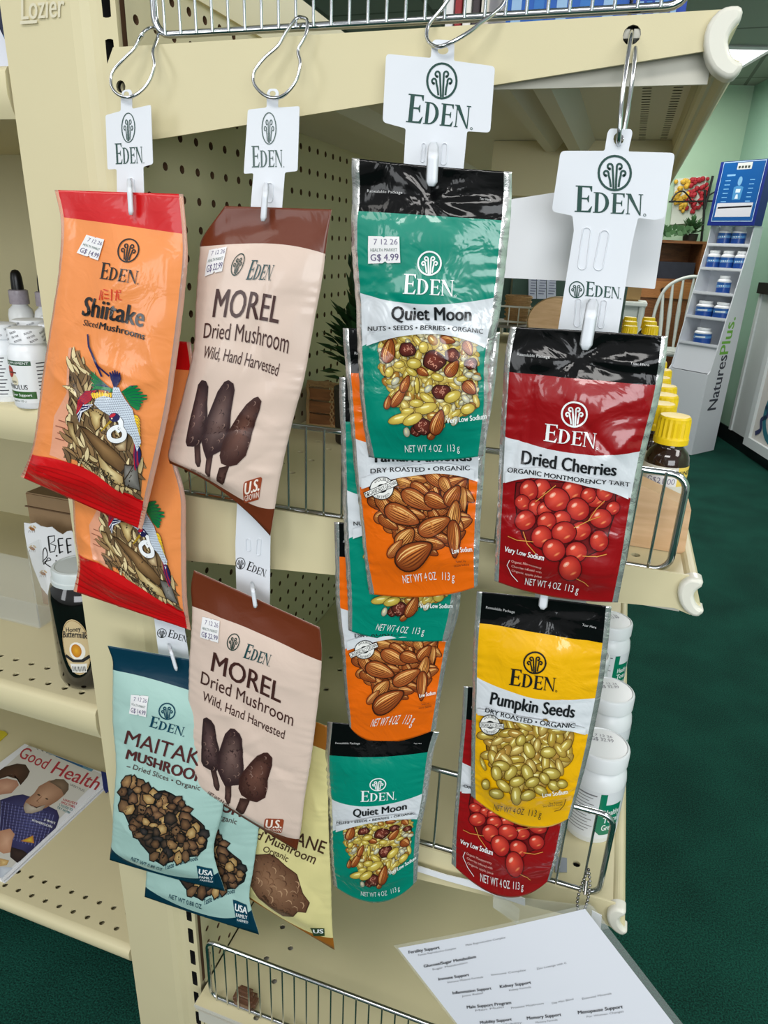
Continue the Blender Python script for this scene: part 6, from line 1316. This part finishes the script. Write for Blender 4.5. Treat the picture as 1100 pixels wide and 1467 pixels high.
dr = MB().prism([C_(.06, -.012, zd-.14), C_(.50, -.012, zd-.14), C_(.50, -.012, zd-.02), C_(.06, -.012, zd-.02)], -WD*.012).build('drawer', wood_mat('drawer_wood', (150, 96, 50), (176, 118, 64)), t)
kn = C_(.27, -.03, zd-.08); MB().ball(tuple(kn), .018, 10).build('knob', mat('dark_bronze', (50, 36, 24), .4, .6), dr, True)
o = MB().prism([C_(.05, .02, zd+.001), C_(.5, .02, zd+.001), C_(.5, .02, zd+.12), C_(.05, .02, zd+.12)], -WD*.15).build('folded_cloth', mat('dark_folded_cloth', (44, 46, 56), .9, var=.3, vscale=20), at=tuple(C_(.27, .08, zd))); tag(o, 'dark folded cloths in the open shelf of the wooden cabinet', 'cloth')
pp = C_(.10, .10, cz1); pl = plant(pp[0], pp[1], cz1+.001, .09, .17, 110, 'green trailing plant in a dark pot on top of the wooden cabinet', 11, leaf=.045, lm=mat('mid_green_leaf', (66, 104, 62), .5, var=.3, vscale=20))
m = MB(); rn = random.Random(5)
vine = smooth_path([C_(.14, .05, cz1+.10), C_(.30, .0, cz1+.05), C_(.5, -.02, cz1+.07), C_(.75, -.02, cz1+.03)], 8); m.tube(vine, .005, 5)
for q in vine[::1]:
    for k in range(2):
        a_ = rn.uniform(0, 6.28); d = np.array([math.cos(a_), -.3, math.sin(a_)]); s_ = np.cross(d, [0, 1, 0]); m.add([q, q+d*.03+s_*.02, q+d*.06, q+d*.03-s_*.02], [(0, 1, 2, 3)])
m.build('vine', mat('mid_green_leaf', (66, 104, 62)), pl)
fz = [PB(*p, .02) for p in ((960, 322), (1008, 318), (1012, 252), (968, 256))]; t = thing('flower_picture', tuple(fz[0]), 'pale picture of red and yellow blossoms on the back wall', 'picture')
MB().prism(fz, -WD*.015).build('canvas', mat('pale_canvas', (206, 212, 200), .7), t)
m1, m2 = MB(), MB(); rn = random.Random(8); fx, fy = fz[1]-fz[0], fz[3]-fz[0]
for i in range(130):
    u_ = rn.random(); v_ = rn.random()
    if v_ < .18+.5*abs(u_-.55): continue
    p = fz[0]+fx*u_+fy*v_*.95+WD*.012; (m1 if u_+rn.uniform(-.1, .1) > .42 else m2).ball(tuple(p), .018*rn.uniform(.6, 1.2), 6)
m1.build('red_blossoms', mat('red_blossom_paint', (176, 40, 50), .7), t); m2.build('yellow_blossoms', mat('yellow_blossom_paint', (220, 176, 60), .7), t)
m = MB(); t = thing('iron_trellis', tuple(PB(1000, 340, .2)), 'thin black iron trellis with curled tops standing on the wooden cabinet', 'trellis')
T_ = lambda x, y: PB(x, y, .08)
foot = T_(1004, 348); foot[2] = cz1
m.tube([foot, T_(1008, 310), T_(1010, 272)], .009, 6); m.tube([T_(958, 289), T_(1030, 288)], .006, 6); m.tube(smooth_path([T_(961, 289), T_(968, 278), T_(978, 274), T_(986, 281), T_(991, 289)]), .006, 6); m.tube(smooth_path([T_(1007, 300), T_(1012, 284), T_(1022, 276), T_(1030, 274)]), .006, 6); m.tube([T_(1009, 300), T_(1017, 268), T_(1021, 252)], .009, 6)
m.build('trellis_rods', mat('black_iron', (18, 18, 18), .5), t)
lw = [PB(*p, .03) for p in ((945, 335), (1000, 335), (1000, 322), (948, 322))]; lw2 = [PB(*p, .03) for p in ((948, 345), (995, 345), (1000, 326), (950, 326))]
# windsor stool-chair and table
CW = mat('white_chair_paint', (206, 212, 206), .45); yc = 5.62
t = thing('windsor_chair', tuple(P(948, 470, yc)*[1, 1, 0]), 'white spindle-back chair between the far yellow caps and the standing display', 'chair')
arch = smooth_path([P(934, 492, yc), P(934, 465, yc), P(942, 434, yc), P(956, 411, yc), P(978, 399, yc), P(1000, 397, yc), P(1020, 408, yc), P(1026, 445, yc), P(1024, 492, yc)], 6)
zseat = .62
fix = lambda p: np.array([p[0], p[1], max(p[2], zseat)])
smooth_angle(MB().tube([fix(p) for p in arch], .012, 8).build('back_bow', CW, t), 60); s0 = P(934, 486, yc); s1 = P(1024, 486, yc)
for x, y in ((950, 418), (964, 406), (979, 400), (994, 399), (1010, 402)):
    p = P(x, y, yc); smooth_angle(MB().tube([p, np.array([p[0]*.9+.1*(s0[0]+s1[0])/2, yc, (p[2]+zseat)/2]), np.array([p[0]*.8+.2*(s0[0]+s1[0])/2, yc-.005, zseat])], [.008, .016, .009], 8).build('spindle', CW, t), 60)
MB().box((s0[0]-.03, yc-.28, zseat-.035), (s1[0]+.03, yc+.02, zseat), 0, .012).build('seat', CW, t)
for sx in (s0[0], s1[0]):
    for sy in (yc-.25, yc-.01): smooth_angle(MB().tube([(sx, sy, zseat-.03), (sx, sy, .0)], [.018, .014], 8).build('leg', CW, t), 60)
yt = 5.1; tz = P(900, 432, yt)[2]; tx0, tx1 = P(800, 432, yt)[0], P(928, 432, yt)[0]
t = thing('side_table', ((tx0+tx1)/2, yt, 0), 'pale table behind the white chair with brown paper on it', 'table')
MB().box((tx0, yt, tz-.03), (tx1, yt+.25, tz), 0, .006).build('tabletop', CW, t)
for sx in (tx0+.03, tx1-.03):
    for sy in (yt+.03, yt+.22): MB().tube([(sx, sy, 0), (sx, sy, tz-.03)], .022, 8).build('leg', CW, t)
MB().box((tx0+.02, yt+.04, tz-.12), (tx1-.02, yt+.06, tz-.03)).build('apron', CW, t)
o = MB().box((tx0+.05, yt+.06, tz+.001), (tx1-.05, yt+.2, tz+.12), 0, .01).build('brown_paper_parcel', mat('kraft_paper', (136, 108, 66), .8, var=.2, vscale=12), at=((tx0+tx1)/2, yt+.1, tz)); tag(o, 'brown paper parcel on the pale table behind the chair', 'parcel')
# notice sheets and dark green display behind the far rack
q = [P(*p, 3.3) for p in ((690, 470), (890, 470), (890, 340), (690, 340))]; z1 = q[2][2]
t = thing('green_partition', tuple((q[0]+q[1])/2*[1, 1, 0]), 'dark green partition behind the far wire rack', 'partition')
MB().box((q[0][0], 3.3, .001), (q[1][0], 3.34, z1)).build('partition_panel', mat('dark_green_partition', (64, 86, 76), .7), t); MB().box((P(732, 420, 3.29)[0]-.004, 3.285, .001), (P(732, 420, 3.29)[0]+.004, 3.30, z1)).build('partition_post', CHROME, t)
for i, (xa, xb) in enumerate(((757, 768), (769, 782), (783, 796))):
    q = [P(*p, 3.29) for p in ((xa, 428), (xb, 428), (xb, 385), (xa, 385))]; t = thing('notice_sheet', tuple(q[0]), '%s of three pale printed notice sheets on the dark green partition' % ('left', 'middle', 'right')[i], 'notice', 'notice sheets on the partition')
    MB().prism(q, (0, .003, 0)).build('sheet', mat('pale_notice_paper', (204, 208, 226), .6), t); a = ArtU(); a.step = .05; h_ = q[3][2]-q[0][2]; w_ = q[1][0]-q[0][0]
    for k in range(9): a.line([(.1*w_, h_*(.9-.09*k)), (w_*(.9-.1*(k % 3)), h_*(.9-.09*k))], h_*.03, (120, 124, 150), 0)
    a.lay('notice_print', on_plane(q[0], (1, 0, 0), (0, 0, 1)), INK_PAPER, t, .001)
# framed colourful picture on the white panelling
fr = [PW(*p, .02) for p in ((1070, 636), (1135, 680))]; zf0 = fr[0][2]-.0; zf1 = PW(1100, 520, .02)[2]+.35
s0 = float((fr[0]-Q0) @ WD); A = lambda s_, z, d_=.02: (Q0+WD*(s0+s_)+WN*d_)*[1, 1, 0]+np.array([0, 0, z])
t = thing('framed_print', tuple(A(.4, zf0)), 'white framed print with teal and pink swirls on the white panelling', 'framed picture')
m = MB()
for (a0, a1, b0_, b1_) in ((0, .9, zf0, zf0+.06), (0, .9, zf1-.06, zf1), (0, .06, zf0+.06, zf1-.06), (.84, .9, zf0+.06, zf1-.06)): m.prism([A(a0, b0_), A(a1, b0_), A(a1, b1_), A(a0, b1_)], WN*.03)
m.build('picture_frame', WHITEW, t); MB().prism([A(.06, zf0+.06), A(.84, zf0+.06), A(.84, zf1-.06), A(.06, zf1-.06)], WN*.01).build('print_sheet', mat('cream_print_paper', (214, 210, 204), .6), t)
a = ArtU(); a.step = .06
for c, r, w, col in (((.33, .26), .16, .045, (30, 110, 126)), ((.34, .24), .08, .03, (40, 140, 150)), ((.50, .36), .12, .03, (24, 88, 110))): a.ring(c, r, w, col, 0)
for c, r, col in (((.24, .44), .045, (196, 80, 96)), ((.30, .47), .035, (216, 130, 70)), ((.36, .12), .03, (206, 90, 80)), ((.22, .38), .03, (120, 70, 130))): a.ell(c, r, r*.8, .3, col, 1)
a.line(smooth_path([(.10, .10), (.16, .14), (.14, .20), (.20, .24), (.16, .30)], 5), .03, (40, 50, 96), 0)
a.lay('swirl_print', on_plane(A(0, zf0, .0315), WD, (0, 0, 1)), INK_PAPER, t, .001)

# ------------------------------------------------------------------ laminated sheet on its bead chain, holders and scraps low on the unit
p1, p2, p4 = P(570, 1358, .545), P(838, 1302, .560), P(655, 1467, .515)
dx = p2-p1; dyv = (p4-p1); dyv = dyv/np.linalg.norm(dyv); Lw = np.linalg.norm(dx); SHH = Lw*1.30
corner = P(965, 1467, .515); dR = (corner-p2)/np.linalg.norm(corner-p2)
SF = lambda s_, v_: p1+dx*s_+(dyv*(1-s_)+dR*s_)*v_*SHH
nrm_ = np.cross(dyv, dx); nrm_ = nrm_/np.linalg.norm(nrm_); nrm_ = nrm_ if nrm_[1] < 0 else -nrm_
t = thing('laminated_sheet', tuple((p1+p2)/2), 'white laminated list sheet hanging on a bead chain at the bottom of the unit', 'laminated sheet')
SHEETP = mat('laminated_white_paper', (204, 208, 216), .3)
m = MB(); n_ = 12
def grid(m, u0, u1, v0, v1, off):
    v = []; f = []
    for j in range(n_+1):
        for i in range(n_+1): s_, w_ = u0+(u1-u0)*i/n_, v0+(v1-v0)*j/n_; v.append(SF(s_, w_)+nrm_*(off+.004*math.sin(math.pi*s_)))
    for j in range(n_):
        for i in range(n_): k_ = j*(n_+1)+i; f.append((k_, k_+n_+1, k_+n_+2, k_+1))
    m.add(v, f)
grid(m, 0, 1, 0, 1, 0); m.build('paper', SHEETP, t, True)
m = MB(); grid(m, -.015, 1.035, -.012, 1.02, -.0005); m.build('laminate_margin', mat('clear_laminate', (226, 232, 230), .1, 0, .5, .4, alpha=.16), t, True)
pinv = lambda v: None
zz = Zm(560, 1290, 2.75); a = Art(); a.step = 12
GT = (70, 72, 78)
for s, x0, y0, x1, y1, h in (('Fertility Support', 72, 208, 196, 184, 4.2), ('Glucose/Sugar Metabolism', 132, 262, 340, 218, 4), ('Immune Support', 190, 312, 312, 290, 4), ('Inflammation Support', 246, 366, 400, 342, 4), ('Kidney Support', 434, 336, 556, 318, 4.2), ('Male Support Program', 302, 422, 478, 398, 4.2), ('Mobility Support', 354, 482, 480, 464, 4.2), ('Memory Support', 540, 460, 674, 444, 4.4), ('Menopause Support', 740, 438, 914, 418, 4.6)): a.text(s, zz(x0, y0), zz(x1, y1), h, (40, 42, 48), 0, .03)
for s, x0, y0, x1, y1 in (('Female Reproductive Complex', 110, 216, 262, 184), ('Male Reproductive Complex', 300, 172, 456, 140), ('Sugar Metabolism', 166, 272, 306, 240), ('Immune Mineral Formula', 226, 322, 368, 296), ('Immune Complex', 400, 288, 536, 268), ('Zinc Lozenge with C', 578, 264, 694, 242), ('Joint Relief', 282, 376, 368, 360), ('Kidney Formula', 470, 348, 556, 334), ('Men Multi', 336, 432, 448, 414), ('Prostate Mushroom', 478, 418, 606, 398), ('Day Men Blend', 638, 398, 722, 382), ('Essential Minerals', 756, 382, 870, 364), ('Memory Formula', 574, 474, 660, 462), ('For Women Changes', 774, 452, 918, 434), ('Flex Mobility', 400, 492, 520, 474)): a.text(s, zz(x0, y0), zz(x1, y1), 2.6, (112, 114, 120), 0)
def sheet_uv(v):
    out = []
    for px_, py_ in v:
        d = ray(px_, py_); s_, w_ = .5, .5; O = np.array([0, 0, FL])
        for _ in range(8):
            p = SF(s_, w_); r0 = project(p)-np.array([px_, py_]); e_ = 1e-4
            J = np.stack([(project(SF(s_+e_, w_))-project(p))/e_, (project(SF(s_, w_+e_))-project(p))/e_], 1); ds = np.linalg.solve(J, -r0); s_ += ds[0]; w_ += ds[1]
        out.append((s_, w_))
    out = np.array(out); return np.array([SF(s_, w_)+nrm_*.004*math.sin(math.pi*min(1, max(0, s_))) for s_, w_ in out]), np.tile(nrm_, (len(out), 1))
a.lay('list_print', sheet_uv, INK_PAPER, t, .0007)
CHB = mat('nickel_bead_chain', (150, 148, 146), .25, metal=1)
t = thing('bead_chain', tuple(P(836, 1262, .598)), 'short nickel bead chain looped on the lower fence, holding the laminated sheet', 'bead chain')
top = P(843, 1246, .602); k = 0
for sx, end in ((-1, P(830, 1313, .5605)), (1, P(835, 1308, .563))):
    path = smooth_path([top, P(839+sx*6, 1268, .597), P(834+sx*7, 1292, .578), end], 5)
    d = [0]
    for i in range(1, len(path)): d.append(d[-1]+np.linalg.norm(path[i]-path[i-1]))
    n_ = int(d[-1]/.0042)
    for i in range(n_+1):
        s_ = d[-1]*i/n_; q = np.array([np.interp(s_, d, [p[c] for p in path]) for c in range(3)]); MB().ball(tuple(q), .0018, 10).build('bead', CHB, t, True)
smooth_angle(MB().tube([P(840, 1262, .599), P(838, 1282, .588)], .0021, 10).build('chain_clasp', CHB, t), 50)
q = [P(*p, .592) for p in ((596, 1240), (640, 1254), (700, 1268), (752, 1288), (752, 1298), (690, 1276), (640, 1262), (596, 1248))]
tag(MB().prism(q, (0, .0012, 0)).build('paper_label_strip', PAPER, at=tuple(q[0])), 'torn white paper strip stuck along the front of the lower shelf', 'label strip')
t = thing('label_holder', tuple(P(770, 1310, .585)), 'clear plastic label holder under the lower shelf, above the laminated sheet', 'label holder')
q = [P(*p, .59) for p in ((706, 1282), (850, 1300), (872, 1330), (800, 1345), (742, 1322), (706, 1300))]; MB().prism(q, (0, .0015, 0)).build('holder_front', CLEAR, t); q2 = [P(*p, .575) for p in ((706, 1290), (742, 1318), (742, 1326), (706, 1300))]; MB().prism(q2, (0, .014, 0)).build('holder_lip', CLEAR, t)
q = [P(*p, .583) for p in ((848, 1305), (862, 1312), (860, 1338), (846, 1328))]; tag(MB().prism(q, (0, .001, 0)).build('paper_tag', PAPER, at=tuple(q[0])), 'small white paper tag beside the lowest end cap', 'paper tag')
cp = Pz(352, 1440, Z_BASE+.001); t = thing('plastic_clip', tuple(cp), 'small translucent brown plastic clip lying on the base deck behind the bottom fence', 'clip')
ck = mat('translucent_brown_plastic', (150, 110, 86), .15, trans=.6); MB().box((cp[0]-.02, cp[1]-.008, cp[2]), (cp[0]+.018, cp[1]+.014, cp[2]+.018), 0, .005).box((cp[0]-.016, cp[1]-.004, cp[2]+.018), (cp[0]+.012, cp[1]+.01, cp[2]+.03), 0, .004).build('clip_body', ck, t)
q = [Pz(*p, Z_LOW+.0006) for p in ((795, 1228), (812, 1230), (812, 1250), (795, 1250))]; tag(MB().prism(q, (0, 0, .001)).build('grey_shelf_tag', mat('grey_blue_tag', (150, 156, 166), .4), at=tuple(q[0])), 'grey tag lying on the lower shelf behind the chrome fence', 'shelf tag')
